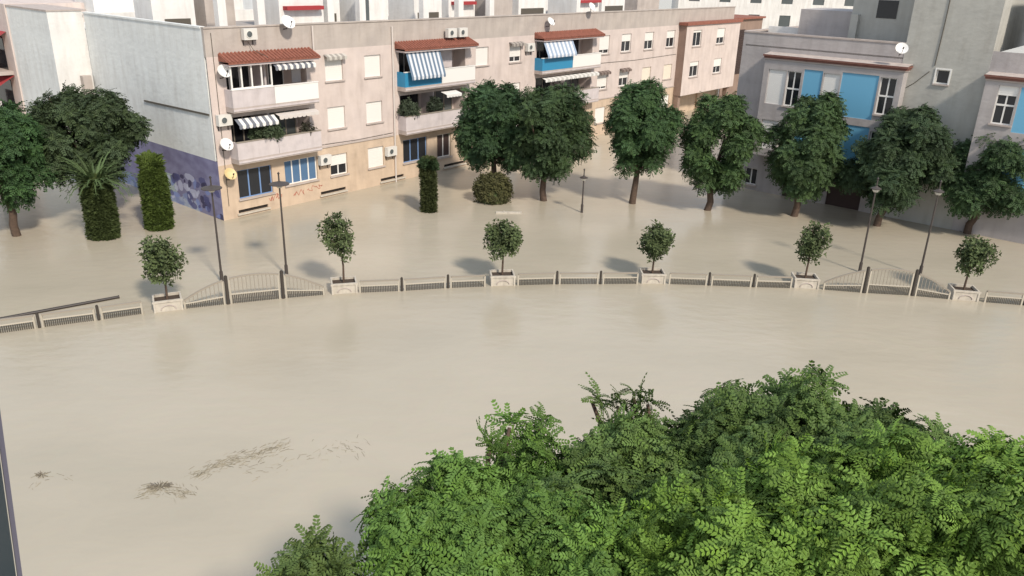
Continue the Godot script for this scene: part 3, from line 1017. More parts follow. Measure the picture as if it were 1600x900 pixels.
	g.span(1.8, 6.0, 11.9, 12.25, -1.6, -1.2)
	part(s, "concrete_canopy", g, M.bars)

func far_blocks() -> void:
	# blocks across the back streets, filling the view over the roofs
	var lab := ["white block closing the view over the pink block's roof", "pale block far behind the chimneys of the pink roof", "pale block at the end of the side street between the pink and grey blocks", "whitewashed block behind the grey terrace's roof"]
	var spots := [[Vector3(-48, 0, -95), 34.0, 0.25], [Vector3(-6, 0, -112), 44.0, 0.05], [Vector3(42, 0, -118), 40.0, -0.1], [Vector3(80, 0, -90), 40.0, -0.5]]
	for i in 4:
		var b := thing("far_block", lab[i], "apartment block", spots[i][0], spots[i][2])
		var L: float = spots[i][1]
		var holes := []
		for fl in 5:
			for k in int(L / 4.2):
				holes.append([-L / 2 + 1.4 + k * 4.2, -L / 2 + 2.9 + k * 4.2, 1.2 + fl * 3.0, 2.7 + fl * 3.0, 0.2])
		var g := G.new()
		g.wall(-L / 2, L / 2, -0.6, 16.5, 0, holes)
		g.quad(Vector3(-L / 2, -0.6, -12), Vector3(-L / 2, -0.6, 0), Vector3(-L / 2, 16.5, 0), Vector3(-L / 2, 16.5, -12))
		g.quad(Vector3(L / 2, -0.6, 0), Vector3(L / 2, -0.6, -12), Vector3(L / 2, 16.5, -12), Vector3(L / 2, 16.5, 0))
		g.quad(Vector3(-L / 2, 16.5, 0), Vector3(L / 2, 16.5, 0), Vector3(L / 2, 16.5, -12), Vector3(-L / 2, 16.5, -12))
		part(b, "wall", g, M.white_wall)
		for h in holes:
			g = G.new()
			g.span(h[0], h[1], h[2], h[3], -0.16, -0.08)
			part(b, "window", g, M.grey_glass)
	# low house with a brown louvred opening in the side street
	var s := thing("side_street_house", "brown house with a dark louvred opening in the side street beside the pink wing", "house", A0, turnA)
	var g := G.new()
	g.span(62.8, 72, -0.6, 9.2, -12, -0.9)
	part(s, "wall", g, M.brown_wall)
	g = G.new()
	for k in 26: g.span(63.2, 67.5, 3.2 + k * 0.19, 3.33 + k * 0.19, -0.9, -0.82)
	part(s, "louvre", g, M.louvre)
	g = G.new()
	g.span(62.75, 72.1, 9.2, 9.4, -12, -0.6)
	part(s, "roof", g, M.tile)

# ---------------------------------------------------------------- street furniture
func lamp(base: Vector3, h: float, label: String, r := 0.46, turn := 0.0) -> void:
	var t := thing("street_lamp", label, "street lamp", base, turn, "street lamps standing in the flood")
	var g := G.new()
	g.tube([Vector3(0, -0.6, 0), Vector3(0, 0.5, 0), Vector3(0, 0.55, 0), Vector3(0, h, 0)], [0.085, 0.08, 0.052, 0.034], 10)
	part(t, "pole", g, M.pole)
	g = G.new()
	g.lathe([Vector2(0.0, h - 0.52), Vector2(r * 0.4, h - 0.52), Vector2(r, h - 0.5), Vector2(r, h - 0.47), Vector2(r * 0.4, h - 0.4), Vector2(0.05, h - 0.35)], 20)
	part(t, "shade", g, M.pole)
	g = G.new()
	g.lathe([Vector2(0.0, h - 0.68), Vector2(0.1, h - 0.66), Vector2(0.16, h - 0.58), Vector2(0.17, h - 0.525)], 14)
	part(t, "lens", g, M.lens)
	g = G.new()
	g.lathe([Vector2(0.05, h - 0.02), Vector2(0.06, h + 0.02), Vector2(0.03, h + 0.06), Vector2(0.0, h + 0.1)], 10)
	part(t, "finial", g, M.dark_metal)

func panel(f: Node, a: Vector3, b: Vector3, ha: float, hb: float, arch: float, mesh_a: float, mesh_b: float) -> void:
	# one fence bay: handrail, pale frame, close-set bars; ends held off the posts
	var d := (b - a).normalized()
	var A := a + d * 0.14
	var B := b - d * 0.14
	var g := G.new()
	var n := 8
	for k in n:
		var t0 := float(k) / n
		var t1 := float(k + 1) / n
		var p := A.lerp(B, t0) + Vector3.UP * (lerpf(ha, hb, t0) + arch * 4 * t0 * (1 - t0))
		var q := A.lerp(B, t1) + Vector3.UP * (lerpf(ha, hb, t1) + arch * 4 * t1 * (1 - t1))
		g.bar(p, q, 0.09, 0.07)
	var rail := part(f, "handrail", g, M.rail)
	g = G.new()
	g.bar(A + Vector3.DOWN * 0.5, A + Vector3.UP * (ha - 0.03), 0.07, 0.07)
	g.bar(B + Vector3.DOWN * 0.5, B + Vector3.UP * (hb - 0.03), 0.07, 0.07)
	var nk := maxi(1, int(round(A.distance_to(B) / 2.0)))
	for k in nk:
		var t0 := float(k) / nk
		var t1 := float(k + 1) / nk
		g.bar(A.lerp(B, t0) + Vector3.UP * (lerpf(mesh_a, mesh_b, t0) + 0.03), A.lerp(B, t1) + Vector3.UP * (lerpf(mesh_a, mesh_b, t1) + 0.03), 0.05, 0.05)
	part(f, "frame", g, M.fence_frame)
	g = G.new()
	var m := int(A.distance_to(B) / 0.075)
	for k in range(1, m):
		var t := float(k) / m
		var p := A.lerp(B, t)
		g.bar(p + Vector3.DOWN * 0.4, p + Vector3.UP * lerpf(mesh_a, mesh_b, t), 0.02, 0.045)
	part(f, "bars", g, M.bars)

func upright_bars(f: Node, a: Vector3, b: Vector3, ha: float, hb: float, arch: float, m0: float) -> void:
	var g := G.new()
	var d := (b - a).normalized()
	var A := a + d * 0.16
	var B := b - d * 0.16
	var m := int(A.distance_to(B) / 0.16)
	for k in range(1, m):
		var t := float(k) / m
		g.bar(A.lerp(B, t) + Vector3.UP * m0, A.lerp(B, t) + Vector3.UP * (lerpf(ha, hb, t) + arch * 4 * t * (1 - t) - 0.02), 0.022, 0.022)
	part(f, "uprights", g, M.rail)

func post(f: Node, p: Vector3, h: float, r := 0.06) -> void:
	var g := G.new()
	g.tube([p + Vector3.DOWN * 0.5, p + Vector3.UP * (h - 0.05), p + Vector3.UP * h], [r, r, r * 0.6], 8)
	part(f, "post", g, M.post)

func fence(pts: Array, label: String) -> void:
	var o: Vector3 = pts[0]
	var f := thing("fence", label, "fence", o, 0, "runs of low fence between the planters")
	for i in pts.size() - 1:
		panel(f, pts[i] - o, pts[i + 1] - o, 0.56, 0.56, 0.0, 0.3, 0.3)
		if i > 0: post(f, pts[i] - o, 0.68)

func gate(pts: Array, label: String) -> void:
	var o: Vector3 = pts[0]
	var f := thing("arched_gate", label, "gate", o, 0, "arched gates in the fence")
	var q := []
	for p in pts: q.append(p - o)
	panel(f, q[0], q[1], 0.38, 1.12, 0.07, 0.2, 0.34)
	panel(f, q[1], q[2], 1.18, 1.18, 0.1, 0.42, 0.42)
	panel(f, q[2], q[3], 1.12, 0.38, 0.07, 0.34, 0.2)
	upright_bars(f, q[0], q[1], 0.38, 1.12, 0.07, 0.2)
	upright_bars(f, q[1], q[2], 1.18, 1.18, 0.1, 0.42)
	upright_bars(f, q[2], q[3], 1.12, 0.38, 0.07, 0.2)
	post(f, q[1], 1.34, 0.075)
	post(f, q[2], 1.34, 0.075)

func planter(at: Vector3, turn: float, label: String) -> void:
	var t := thing("planter", label, "planter", at, turn, "stone planters along the fence")
	var g := G.new()
	# tapered box, open on top
	var hw := 0.58
	var hd := 0.46
	for s in 4:
		var r := Basis(Vector3.UP, s * PI / 2)
		var w := hw if s % 2 == 0 else hd
		var d := hd if s % 2 == 0 else hw
		g.quad(r * Vector3(-w * 0.94, -0.5, d * 0.94), r * Vector3(w * 0.94, -0.5, d * 0.94), r * Vector3(w, 0.5, d), r * Vector3(-w, 0.5, d))
		g.quad(r * Vector3(-w, 0.5, d), r * Vector3(w, 0.5, d), r * Vector3(w - 0.07, 0.5, d - 0.07), r * Vector3(-w + 0.07, 0.5, d - 0.07))
		g.quad(r * Vector3(w - 0.07, 0.36, d - 0.07), r * Vector3(-w + 0.07, 0.36, d - 0.07), r * Vector3(-w + 0.07, 0.5, d - 0.07), r * Vector3(w - 0.07, 0.5, d - 0.07))
	part(t, "box", g, M.stone)
	g = G.new()
	g.span(-hw + 0.06, hw - 0.06, 0.3, 0.38, -hd + 0.06, hd - 0.06)
	part(t, "soil", g, M.soil)
	g = G.new()
	g.span(-hw - 0.03, hw + 0.03, 0.42, 0.5, hd + 0.002, hd + 0.035)
	for s in [-1, 1]: g.span(s * hw - 0.04 * (1 + s), s * hw + 0.04 * (1 - s), 0.0, 0.42, hd - 0.02, hd + 0.03)
	part(t, "rim", g, M.stone)
	g = G.new()
	var p := []
	for k in 9: p.append(Vector3(cos(PI * k / 8.0) * 0.3, 0.08 + sin(PI * k / 8.0) * 0.2, hd + 0.004))
	var rr := []
	for k in 9: rr.append(0.025)
	g.tube(p, rr, 5)
	part(t, "arch_relief", g, M.slab)

func orange_tree(at: Vector3, label: String, w: float, y0: float, y1: float, sd: int, lean: Vector3, density := 26.0) -> void:
	rng.seed = sd
	var t := thing("orange_tree", label, "tree", at, 0, "small clipped trees in the planters")
	var lobes := []
	var cy := (y0 + y1) / 2
	for i in 13:
		var fy := (i + 0.5) / 13 * 2 - 1
		var az := i * 2.4 + rng.randf_range(-0.5, 0.5)
		var rr := w / 2 * sqrt(1 - fy * fy * 0.85) * rng.randf_range(0.45, 0.78)
		lobes.append([lean * (0.5 + fy * 0.5) + Vector3(cos(az) * rr, cy + fy * (y1 - y0) * 0.42, sin(az) * rr), w * rng.randf_range(0.15, 0.22)])
	var g := G.new()
	g.tube([Vector3(0, 0.35, 0), Vector3(0.02, y0 * 0.7, 0), lean * 0.4 + Vector3(0, cy, 0)], [0.055, 0.045, 0.03], 7)
	part(t, "trunk", g, M.bark)
	for i in range(0, 13, 2):
		g = G.new()
		g.tube([Vector3(0, lerpf(y0, cy, 0.3), 0), lobes[i][0]], [0.03, 0.012], 5)
		part(t, "limb", g, M.bark)
	crown_on_lobes(t, lobes, oval_mesh, M.leaf, Color(0.085, 0.115, 0.048), density, 1.15, 0.5, 0.35)

func hedge_column(called: String, at: Vector3, label: String, r: float, h: float, top: String, tone: Color, sd: int) -> void:
	rng.seed = sd
	var t := thing(called, label, "shrub", at, 0, "clipped columns in the flood")
	var g := G.new()
	g.lathe([Vector2(r * 0.9, -0.5), Vector2(r * 0.92, h * 0.3), Vector2(r * 0.86, h * 0.88), Vector2(r * 0.55, h * 0.97), Vector2(0, h)], 16)
	part(t, "stem_mass", g, M.hedge_core)
	var xf := []
	var cols := []
	var n := int(TAU * r * h * 130)
	for i in n:
		var az := rng.randf() * TAU
		var y := rng.randf_range(-0.05, h)
		var bulge := 1.0 + 0.05 * sin(az * 3 + y * 2.1) + 0.04 * sin(az * 5.0 - y * 3.3)
		var rr := r * bulge * rng.randf_range(0.88, 1.03) * (1.0 - 0.3 * smoothstep(h * 0.82, h, y))
		var up := Vector3(cos(az), 1.3, sin(az)).normalized()
		xf.append(Transform3D(upright((up + rand_dir() * 0.3).normalized(), rng.randf() * TAU, rng.randf_range(0.8, 1.4)), Vector3(cos(az) * rr, y, sin(az) * rr)))
		var k := rng.randf_range(0.65, 1.3)
		cols.append(Color(tone.r * k, tone.g * k, tone.b * k))
	for i in int(PI * r * r * 160):
		var az := rng.randf() * TAU
		var rr := r * 0.75 * sqrt(rng.randf())
		var grow := 1.5 if top == "tufted" else 1.0
		xf.append(Transform3D(upright((Vector3.UP * 2 + rand_dir()).normalized(), az, rng.randf_range(0.9, 1.6) * grow), Vector3(cos(az) * rr, h + rng.randf_range(-0.05, 0.2) * (3.0 if top == "tufted" else 0.6), sin(az) * rr)))
		var k := rng.randf_range(0.8, 1.4)
		cols.append(Color(tone.r * k, tone.g * k, tone.b * k))
	scatter(t, "clipped_foliage", tuft_mesh, M.leaf, xf, cols)
	if top == "cap":
		xf = []; cols = []
		for i in 260:
			var az := rng.randf() * TAU
			var rr := r * rng.randf_range(0.7, 1.25)
			xf.append(Transform3D(upright((Vector3(cos(az), 1, sin(az)) + rand_dir() * 0.4).normalized(), az, rng.randf_range(1.0, 1.6)), Vector3(cos(az) * rr, h - rng.randf_range(0, 0.45), sin(az) * rr)))
			var k := rng.randf_range(0.5, 1.0)
			cols.append(Color(tone.r * k * 0.7, tone.g * k, tone.b * k * 1.1))
		scatter(t, "top_growth", tuft_mesh, M.leaf, xf, cols)
	if top == "fronds":
		# long blade leaves bursting from the top
		for i in 84:
			g = G.new()
			var az := i * 2.4
			var el := rng.randf_range(0.2, 1.2)
			var L := rng.randf_range(1.6, 2.4)
			var p := Vector3(cos(az) * 0.25, h - 0.1, sin(az) * 0.25)
			var k := rng.randf_range(0.7, 1.4)
			g.col = Color(tone.r * k, tone.g * k * 1.1, tone.b * k * 1.2)
			var side := Vector3(-sin(az), 0, cos(az))
			for s in 5:
				var e := el - 0.28 * s * (1.3 - el * 0.6)
				var d := Vector3(cos(az) * cos(e), sin(e), sin(az) * cos(e))
				var q := p + d * L / 5
				var w0 := 0.1 * (1 - s / 5.0)
				var w1 := 0.09 * (1 - (s + 1) / 5.0) + 0.004
				g.quad(p - side * w0, p + side * w0, q + side * w1, q - side * w1)
				# leaflets along the blade
				for z in [-1, 1]:
					leaflet(g, p.lerp(q, 0.5), (d + side * z * 0.8).normalized(), d.cross(side * z).cross(d).normalized(), 0.22, 0.02)
				p = q
			part(t, "blade_leaf", g, M.leaf)

func debris() -> void:
	var sets := [["reed_raft", "long dark streak of floating reeds trailing across the open water", [[305, 745], [345, 722], [390, 715], [450, 692]], 330, 0.5], ["debris_clump", "dark knot of floating debris with trailing stalks at the tail of the reeds", [[222, 772], [250, 760], [300, 772]], 170, 0.42], ["debris_scatter", "thin scatter of floating stalks between the reed streak and the green tree", [[380, 735], [440, 728], [530, 690], [560, 712]], 80, 0.8], ["debris_clump", "small floating twig clump near the dark window frame", [[38, 770], [66, 742], [110, 748]], 20, 0.25]]
	rng.seed = 404
	for s in sets:
		var path: Array = s[2]
		var o := ground(path[0][0], path[0][1])
		var g := G.new()
		for i in int(s[3]):
			var t := rng.randf() * (path.size() - 1)
			var k := int(t)
			var a: Array = path[k]
			var b: Array = path[mini(k + 1, path.size() - 1)]
			var c := ground(lerpf(a[0], b[0], t - k), lerpf(a[1], b[1], t - k)) - o
			var dirv := (ground(b[0], b[1]) - ground(a[0], a[1])).normalized()
			var tight := rng.randf() * 1.1
			c += Vector3(-dirv.z, 0, dirv.x) * rng.randf_range(-1, 1) * s[4] * tight + dirv * rng.randf_range(-0.2, 0.2)
			var d := (dirv.rotated(Vector3.UP, rng.randf_range(-0.8, 0.8)) * rng.randf_range(0.04, 0.3))
			var y := rng.randf_range(-0.002, 0.01)
			var q := rng.randf_range(0.5, 1.5)
			g.col = Color(0.26 * q, 0.23 * q, 0.17 * q)
			g.bar(c - d * 0.5 + Vector3.UP * y, c + d * 0.5 + Vector3.UP * (y + rng.randf_range(-0.004, 0.012)), rng.randf_range(0.003, 0.011), 0.005)
		if s[0] == "debris_clump":
			var cc: Vector3 = ground(path[1][0], path[1][1]) - o
			for i in (60 if s[3] > 50 else 22):
				var d := rand_dir()
				d.y = absf(d.y)
				var q := rng.randf_range(0.4, 1.1)
				g.col = Color(0.22 * q, 0.19 * q, 0.145 * q)
				var sc := 0.16 if s[3] > 50 else 0.09
				var p := cc + Vector3(d.x * 1.6, d.y * 0.35, d.z) * sc * rng.randf()
				g.bar(p, p + d * 0.12 * Vector3(1.5, 0.4, 1), 0.012, 0.012)
		var m := part(self, numbered(s[0]), g, M.paint)
		m.position = o
		m.set_meta("kind", "stuff")
		m.set_meta("label", s[1])
		m.set_meta("category", "debris")

# ---------------------------------------------------------------- assembling
func _ready() -> void:
	# camera
	cam_basis = Basis(Vector3.RIGHT, -deg_to_rad(PITCH)) * Basis(Vector3(0, 0, 1), deg_to_rad(ROLL))
	var cam := Camera3D.new()
	cam.name = "camera"
	cam.transform = Transform3D(cam_basis, EYE)
	cam.fov = rad_to_deg(2 * atan(450.0 / F))
	cam.near = 0.05
	cam.far = 2000
	add_child(cam)
	# bright thin-cloud sky
	var we := WorldEnvironment.new()
	we.name = "world_environment"
	var env := Environment.new()
	env.background_mode = Environment.BG_SKY
	var sm := ProceduralSkyMaterial.new()
	sm.sky_top_color = Color(0.73, 0.78, 0.85)
	sm.sky_horizon_color = Color(0.88, 0.89, 0.89)
	sm.sky_curve = 0.25
	sm.ground_bottom_color = Color(0.45, 0.42, 0.38)
	sm.ground_horizon_color = Color(0.8, 0.8, 0.8)
	sm.sun_angle_max = 2.0
	sm.energy_multiplier = 0.92
	var sky := Sky.new()
	sky.sky_material = sm
	env.sky = sky
	env.tonemap_mode = Environment.TONE_MAPPER_LINEAR
	env.tonemap_exposure = 1.28
	env.sdfgi_enabled = true
	env.ssao_enabled = true
	env.ssil_enabled = true
	we.environment = env
	add_child(we)
	# sun: behind the camera to the right, 41 degrees up, softened by thin cloud
	var sun := DirectionalLight3D.new()
	sun.name = "sun"
	var az := deg_to_rad(57.0)
	var el := deg_to_rad(41.0)
	var to_sun := Vector3(cos(az) * cos(el), sin(el), sin(az) * cos(el))
	sun.basis = Basis.looking_at(-to_sun, Vector3.UP)
	sun.light_energy = 1.0
	sun.light_color = Color(1.0, 0.95, 0.88)
	sun.light_angular_distance = 6.0
	sun.shadow_enabled = true
	add_child(sun)

	make_materials()
	M.hedge_core = mat(0.07, 0.095, 0.035, 0.95)
	frond_mesh = make_fronds(8, 0.42, 5, 0.13, 0.026, 1, 0.9, 0.55)
	near_mesh = make_fronds(10, 0.44, 8, 0.085, 0.019, 7, 0.9, 1.0)
	oval_mesh = make_ovals(11, 0.15, 0.035, 2)
	tuft_mesh = make_tuft(3)

	# frames of the two building lines
	var a := deg_to_rad(ANG)
	d1 = Vector3(sin(a), 0, -cos(a))
	n1 = Vector3(cos(a), 0, sin(a))
	A0 = ground(350, 345)
	turnA = atan2(cos(a), sin(a))
	C0 = ground(1133, 288)
	turnC = -atan2(sin(a), cos(a))

	# setting: the flood
	var g := G.new()
	g.quad(Vector3(-700, 0, 300), Vector3(700, 0, 300), Vector3(700, 0, -1100), Vector3(-700, 0, -1100))
	var water := part(self, "flood_water", g, M.water)
	water.set_meta("kind", "structure")
	water.set_meta("label", "smooth beige muddy flood water")

	block_a()
	block_a_rear()
	block_c()
	far_blocks()

	# fence, gates and planters along the arc
	var V := func(x: float, z: float) -> Vector3: return Vector3(x, 0, z)
	fence([V.call(-23.1, -27.7), V.call(-21.1, -28.75), V.call(-19.15, -29.73), V.call(-17.17, -30.63), V.call(-15.55, -31.45)], "low fence run ending at the planter before the plain arched gate, beside a floating pole")
	fence([V.call(-7.12, -34.42), V.call(-5.11, -34.8), V.call(-3.01, -35.33), V.call(-1.15, -35.68)], "low fence run from the arched gate's lopsided tree to the round bushy planter tree")
	fence([V.call(0.15, -35.92), V.call(2.15, -36.23), V.call(4.26, -36.42), V.call(6.2, -36.6)], "low fence run in front of the short lamp standing out in the flood")
	fence([V.call(7.5, -36.68), V.call(9.55, -36.65), V.call(11.7, -36.6), V.call(13.65, -36.6)], "low fence run between the dense ball tree and the tall ragged planter tree")
	fence([V.call(22.2, -35.5), V.call(24.07, -35.24), V.call(26.1, -34.9), V.call(28.1, -34.5)], "low fence run beyond the planter that follows the barred gate")
	gate([V.call(-14.25, -32.0), V.call(-12.47, -32.69), V.call(-10.27, -33.52), V.call(-8.43, -34.1)], "arched gate before the graffiti corner of the pink block")
	gate([V.call(14.95, -36.55), V.call(16.93, -36.25), V.call(19.17, -36.06), V.call(20.9, -35.72)], "arched gate facing the grey block with the blue bay")
	var pl := [[-14.9, -32.15, 0.44, "white stone planter between the fence end and the arched gate, under a cone-shaped tree"], [-7.78, -34.7, 0.27, "white stone planter after the arched gate, under a small lopsided tree"], [-0.49, -36.25, 0.13, "white stone planter under a tree with two side sprigs"], [6.84, -37.1, 0.04, "white stone planter under a dense ball-shaped tree"], [14.31, -37.05, -0.08, "white stone planter under a tall ragged tree before the barred gate"], [21.55, -36.05, -0.15, "white stone planter under a round tree after the barred gate"]]
	for p in pl: planter(Vector3(p[0], 0, p[1]), p[2], p[3])
	var ot := [["cone-shaped little tree in the planter beside the arched gate", 2.0, 1.35, 3.35, Vector3(-0.1, 0, 0), 24.0], ["lopsided thin little tree in the planter after the arched gate", 1.45, 1.7, 3.75, Vector3(-0.25, 0, 0), 22.0], ["bushy little tree with two side sprigs in a white planter", 1.75, 1.6, 3.1, Vector3(0.05, 0, 0), 28.0], ["dense ball-shaped little tree in a white planter", 1.65, 1.5, 2.95, Vector3(0.12, 0, 0), 34.0], ["tall ragged little tree in the planter before the barred gate", 1.55, 1.35, 3.35, Vector3(0.2, 0, 0), 24.0], ["round little tree in the planter after the barred gate", 1.95, 1.45, 3.2, Vector3(0.2, 0, 0), 26.0]]
	for i in 6: orange_tree(Vector3(pl[i][0], 0, pl[i][1]), ot[i][0], ot[i][1] * [0.7, 0.82, 0.82, 0.8, 0.74, 0.66][i], ot[i][2], ot[i][3] - [0.45, 0.35, 0.45, 0.45, 0.35, 0.5][i], 50 + i, ot[i][4], ot[i][5])

	# lamps
	var lamps := [[347, 440, 5.0, "tall lamp behind the arched gate, crossing the mural corner"], [448, 430, 5.0, "tall lamp behind the arched gate, in front of the red scribbles"], [909, 332, 2.7, "short lamp standing far out in the flood beside the big twin trees"], [1343, 425, 4.9, "tall lamp behind the barred gate, by the planter with the ragged tree"], [1437, 430, 4.9, "tall lamp behind the barred gate, by the planter with the round tree"]]
	for l in lamps: lamp(ground(l[0], l[1]), l[2], l[3], 0.46 if l[0] < 500 else 0.25)
	var nl := ray(1634, 702)
	var np := EYE + nl * ((4.25 - EYE.y) / nl.y)
	lamp(Vector3(np.x, 0, np.z), 4.75, "dark lamp head rising beside the big green trees")

	# clipped columns and the round bush
	hedge_column("palm_column", ground(163, 370), "clipped green column with a burst of palm-like blades on top", 0.68, 3.1, "fronds", Color(0.07, 0.095, 0.035), 61)
	hedge_column("hedge_column", ground(250, 356), "broad tall clipped green column with a tufted top", 0.62, 3.4, "tufted", Color(0.085, 0.125, 0.03), 62)
	hedge_column("hedge_column", ground(670, 330), "slim clipped green column with a dark cap before the pink block", 0.37, 3.15, "cap", Color(0.07, 0.085, 0.035), 63)
	rng.seed = 70
	var sb := thing("round_shrub", "low round olive bush at the foot of the twin trees", "shrub", ground(770, 314), 0)
	g = G.new()
	g.lathe([Vector2(0.85, -0.3), Vector2(0.98, 0.5), Vector2(0.8, 1.15), Vector2(0.4, 1.45), Vector2(0, 1.5)], 14)
	part(sb, "stem_mass", g, M.hedge_core)
	crown_on_lobes(sb, [[Vector3(0, 0.6, 0), 1.02], [Vector3(0.3, 0.9, 0.1), 0.75], [Vector3(-0.3, 0.85, 0.1), 0.75]], oval_mesh, M.leaf, Color(0.085, 0.085, 0.035), 50.0, 0.9, 0.4)

	# street trees
	var dark := Color(0.045, 0.078, 0.035)
	var mid := Color(0.056, 0.1, 0.038)
	var gp := "street trees standing in the flood"
	street_tree("street_tree", "dark tree over the flood left of the palm-topped column", ground(25, 369), 5.2, 1.9, 6.7, Vector3(0.1, 0, 0), mid, 101, gp, 3)
	street_tree("street_tree", "wide dark tree with upright shoots behind the palm-topped column", ground(148, 335), 6.8, 2.2, 6.9, Vector3(0.4, 0, 0), dark, 102, gp, 6)
	street_tree("street_tree", "dense dark tree above the round olive bush", ground(772, 302), 5.6, 1.9, 7.0, Vector3(0.0, 0, 0), dark, 103, gp, 5)
	street_tree("street_tree", "dense dark tree with low branches beside the short lamp", ground(847, 314), 6.0, 1.7, 7.2, Vector3(0.4, 0, 0), dark, 104, gp, 5)
	street_tree("street_tree", "upright oval tree with a bare curved trunk before the pink wing", ground(990, 318), 4.7, 2.0, 7.6, Vector3(0.1, 0, 0), mid, 105, gp)
	street_tree("street_tree", "oval tree at the mouth of the side street", ground(1105, 328), 5.1, 1.4, 7.1, Vector3(0.3, 0, 0), mid, 106, gp)
	street_tree("street_tree", "full tree in front of the blue bay's white shutters", ground(1240, 338), 5.3, 1.5, 7.4, Vector3(0.5, 0, 0), mid, 107, gp)
	street_tree("street_tree", "tree in front of the right end of the blue bay", ground(1368, 353), 5.8, 1.3, 7.1, Vector3(1.0, 0, 0), dark, 108, gp)
	street_tree("street_tree", "leaning tree in front of the plain tower wall's far side", ground(1505, 364), 5.9, 1.4, 7.1, Vector3(1.7, 0, 0), dark, 109, gp)
	street_tree("street_tree", "last tree of the row before the second blue bay", Vector3(32.4, 0, -45.2), 6.0, 1.4, 7.2, Vector3(0.3, 0, 0), dark, 110, gp)
	street_tree("street_tree", "tree standing past the second blue bay's far end", Vector3(37.6, 0, -44.0), 6.0, 1.4, 7.2, Vector3(0.3, 0, 0), dark, 111, gp)
	# grey dead column at the left edge
	rng.seed = 80
	var dc := thing("dry_cypress", "grey-brown dry column tree against the white block", "tree", ground(8, 318), 0)
	var dl := []
	for k in 9: dl.append([Vector3(0.12 * sin(k * 2.0), 3.0 + k * 0.62, 0.1 * cos(k * 1.7)), 0.62 - 0.03 * k])
	trunk_and_limbs(dc, Vector3(0, 7, 0), 0.13, dl, 80, 4)
	crown_on_lobes(dc, dl, tuft_mesh, M.leaf, Color(0.13, 0.11, 0.085), 60.0, 1.3, 0.8)

	# floating timber
	var fp := thing("floating_pole", "long dark pole floating behind the low fence run", "pole", ground(0, 500), 0)
	g = G.new()
	var pe := ground(185, 466) - ground(0, 500)
	g.tube([-pe * 0.35 + Vector3.UP * 0.04, pe * 0.5 + Vector3.UP * 0.05, pe + Vector3.UP * 0.06], [0.07, 0.075, 0.065], 8)
	part(fp, "shaft", g, M.dark_metal)
	g = G.new()
	g.tube([pe * 1.0 + Vector3.UP * 0.06, pe * 1.01 + Vector3.UP * 0.06], [0.08, 0.08], 8)
	part(fp, "end_cap", g, M.post)
	var fb := thing("floating_board", "pale board floating behind the planter fence", "board", ground(795, 333), 0.06)
	g = G.new()
	g.box(Vector3(0, 0.03, 0), Vector3(1.6, 0.09, 0.22))
	part(fb, "plank", g, M.stone)
	g = G.new()
	g.box(Vector3(-0.3, 0.095, 0), Vector3(0.08, 0.035, 0.24))
	part(fb, "batten", g, M.wood)
	debris()

	near_trees()
	near_window()

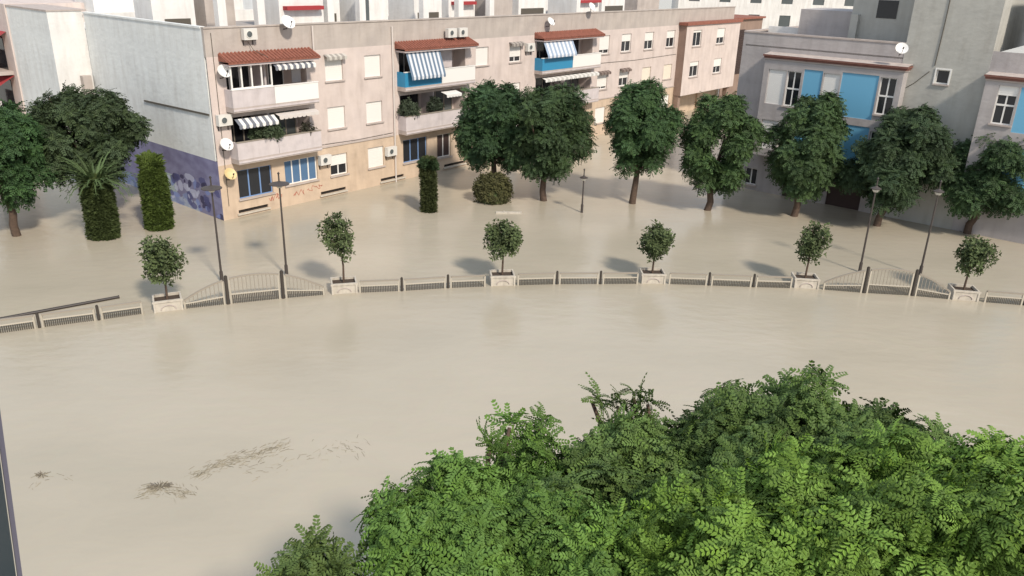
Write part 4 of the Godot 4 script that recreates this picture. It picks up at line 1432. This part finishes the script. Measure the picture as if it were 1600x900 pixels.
func near_trees() -> void:
	# each lobe: pixel, distance along the ray, radius
	var trees := [
		["broad_tree", "big dark green feathery tree rising behind the brighter tree", Color(0.088, 0.145, 0.04), 201, Vector2(1080, 820), 14.5,
			[[1232, 676, 14.6, 0.9], [1140, 676, 14.4, 0.65], [1325, 712, 14.6, 0.85], [1200, 740, 13.8, 1.0], [1065, 735, 14.2, 0.7], [990, 622, 14.3, 0.2], [965, 635, 14.3, 0.2], [1012, 632, 14.3, 0.2], [925, 628, 14.4, 0.2], [1000, 690, 14.2, 0.5], [960, 740, 14.0, 0.7], [1405, 740, 14.4, 0.75], [1100, 820, 13.4, 1.1], [930, 820, 13.2, 0.9], [1280, 760, 13.6, 0.9], [1470, 770, 14.2, 0.6]]],
		["broad_tree", "bright green feathery tree in front of the darker crown", Color(0.13, 0.225, 0.04), 202, Vector2(1330, 940), 12.6,
			[[1260, 800, 12.4, 0.85], [1370, 800, 12.6, 0.85], [1440, 790, 12.8, 0.7], [1150, 850, 12.0, 0.8], [1060, 850, 11.9, 0.65], [1330, 880, 11.8, 1.0], [1480, 860, 12.0, 1.0], [1560, 810, 12.6, 0.8], [1220, 900, 11.6, 0.9], [1600, 880, 12.0, 0.9], [1545, 790, 13.0, 0.5], [1100, 930, 11.5, 0.9], [1660, 830, 12.6, 0.9]]],
		["broad_tree", "rounded mid-green feathery tree beside the open water", Color(0.105, 0.195, 0.042), 203, Vector2(720, 930), 12.6,
			[[678, 818, 12.6, 0.74], [640, 865, 12.4, 0.5], [735, 840, 12.6, 0.75], [700, 890, 12.0, 0.9], [820, 865, 12.3, 0.75], [840, 800, 12.9, 0.55], [768, 682, 13.4, 0.2], [796, 668, 13.4, 0.2], [792, 705, 13.3, 0.2], [846, 662, 13.6, 0.2], [852, 695, 13.5, 0.2], [826, 690, 13.5, 0.2], [815, 740, 13.4, 0.42], [900, 880, 12.0, 0.7], [690, 940, 12.0, 0.6], [880, 760, 13.6, 0.5], [770, 770, 13.1, 0.4]]],
		["sapling", "little dark-tipped tree beside the rounded mid-green crown", Color(0.085, 0.13, 0.04), 204, Vector2(492, 930), 12.4,
			[[488, 878, 12.4, 0.32], [465, 905, 12.3, 0.3], [520, 910, 12.3, 0.3], [490, 925, 12.2, 0.4]]]]
	for t in trees:
		rng.seed = t[3]
		var b: Vector3 = EYE + ray(t[4].x, t[4].y) * float(t[5])
		var o := thing(t[0], t[1], "tree", Vector3(b.x, 0, b.z), 0, "trees below the window")
		var lobes := []
		for l in t[6]:
			lobes.append([EYE + ray(l[0], l[1]) * l[2] - o.position, l[3]])
		trunk_and_limbs(o, Vector3(0, maxf(b.y - 1.2, 2.0), 0), 0.26 if t[0] == "broad_tree" else 0.08, lobes, t[3], 1)
		var sub := []
		for l in lobes:
			if l[1] < 0.3:   # a lone shoot
				sub.append([l[0], 0.09])
				continue
			var lr: float = l[1] - 0.12
			sub.append([l[0], lr * 0.6])
			for k in int(3 + lr * 6):
				var d := Vector3(cos(k * 2.4), 0, sin(k * 2.4)) * sqrt(1.0 - pow(1.0 - (k + 0.5) / int(3 + lr * 6) * 1.5, 2)) + Vector3.UP * (1.0 - (k + 0.5) / int(3 + lr * 6) * 1.5)
				sub.append([l[0] + (d + rand_dir() * 0.2) * lr * rng.randf_range(0.72, 1.0), rng.randf_range(0.24, 0.38) * minf(1.0, lr * 1.8)])
		crown_on_lobes(o, sub, near_mesh, M.leaf_near, t[2], 13.0, 1.0, 0.4, 0.34)

func near_window() -> void:
	# the sash stile beside the camera, standing on the sill of the wall below
	var p := EYE + ray(0, 605) * 1.3
	var q := EYE + ray(40, 905) * 1.3
	var best := 1.3
	for k in 60:
		var d := 0.9 + k * 0.01
		var c := EYE + ray(40, 905) * d
		if Vector2(c.x - p.x, c.z - p.z).length() < Vector2((EYE + ray(40, 905) * best).x - p.x, (EYE + ray(40, 905) * best).z - p.z).length(): best = d
	q = EYE + ray(40, 905) * best
	var dir := (q - p).normalized()
	var w := thing("window_sash", "dark blue-grey window frame edge close beside the camera", "window frame", Vector3(q.x, 13.0, q.z), 0)
	var a := p - dir * 0.6 - w.position
	var b := q + dir * ((13.05 - q.y) / dir.y) - w.position
	var g := G.new()
	var s := Vector3(-0.066, 0, 0.015)
	g.bar(a + s, b + s, 0.06, 0.1)
	part(w, "stile", g, M.frame_blue)
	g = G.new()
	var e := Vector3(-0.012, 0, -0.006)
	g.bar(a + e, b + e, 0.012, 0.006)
	part(w, "edge_highlight", g, M.frame_edge)  # lighter strip: the highlight along the frame edge, put into its colour
	var h := thing("window_wall", "pale wall and sill below the dark window frame", "wall", Vector3(q.x - 0.5, 0, q.z + 0.1), 0)
	g = G.new()
	g.span(-0.8, 0.8, -0.6, 12.95, 0, 0.25)
	part(h, "masonry", g, M.white_wall)
	g = G.new()
	g.span(-0.85, 0.85, 12.95, 13.0, -0.2, 0.3)
	part(h, "sill", g, M.stone)
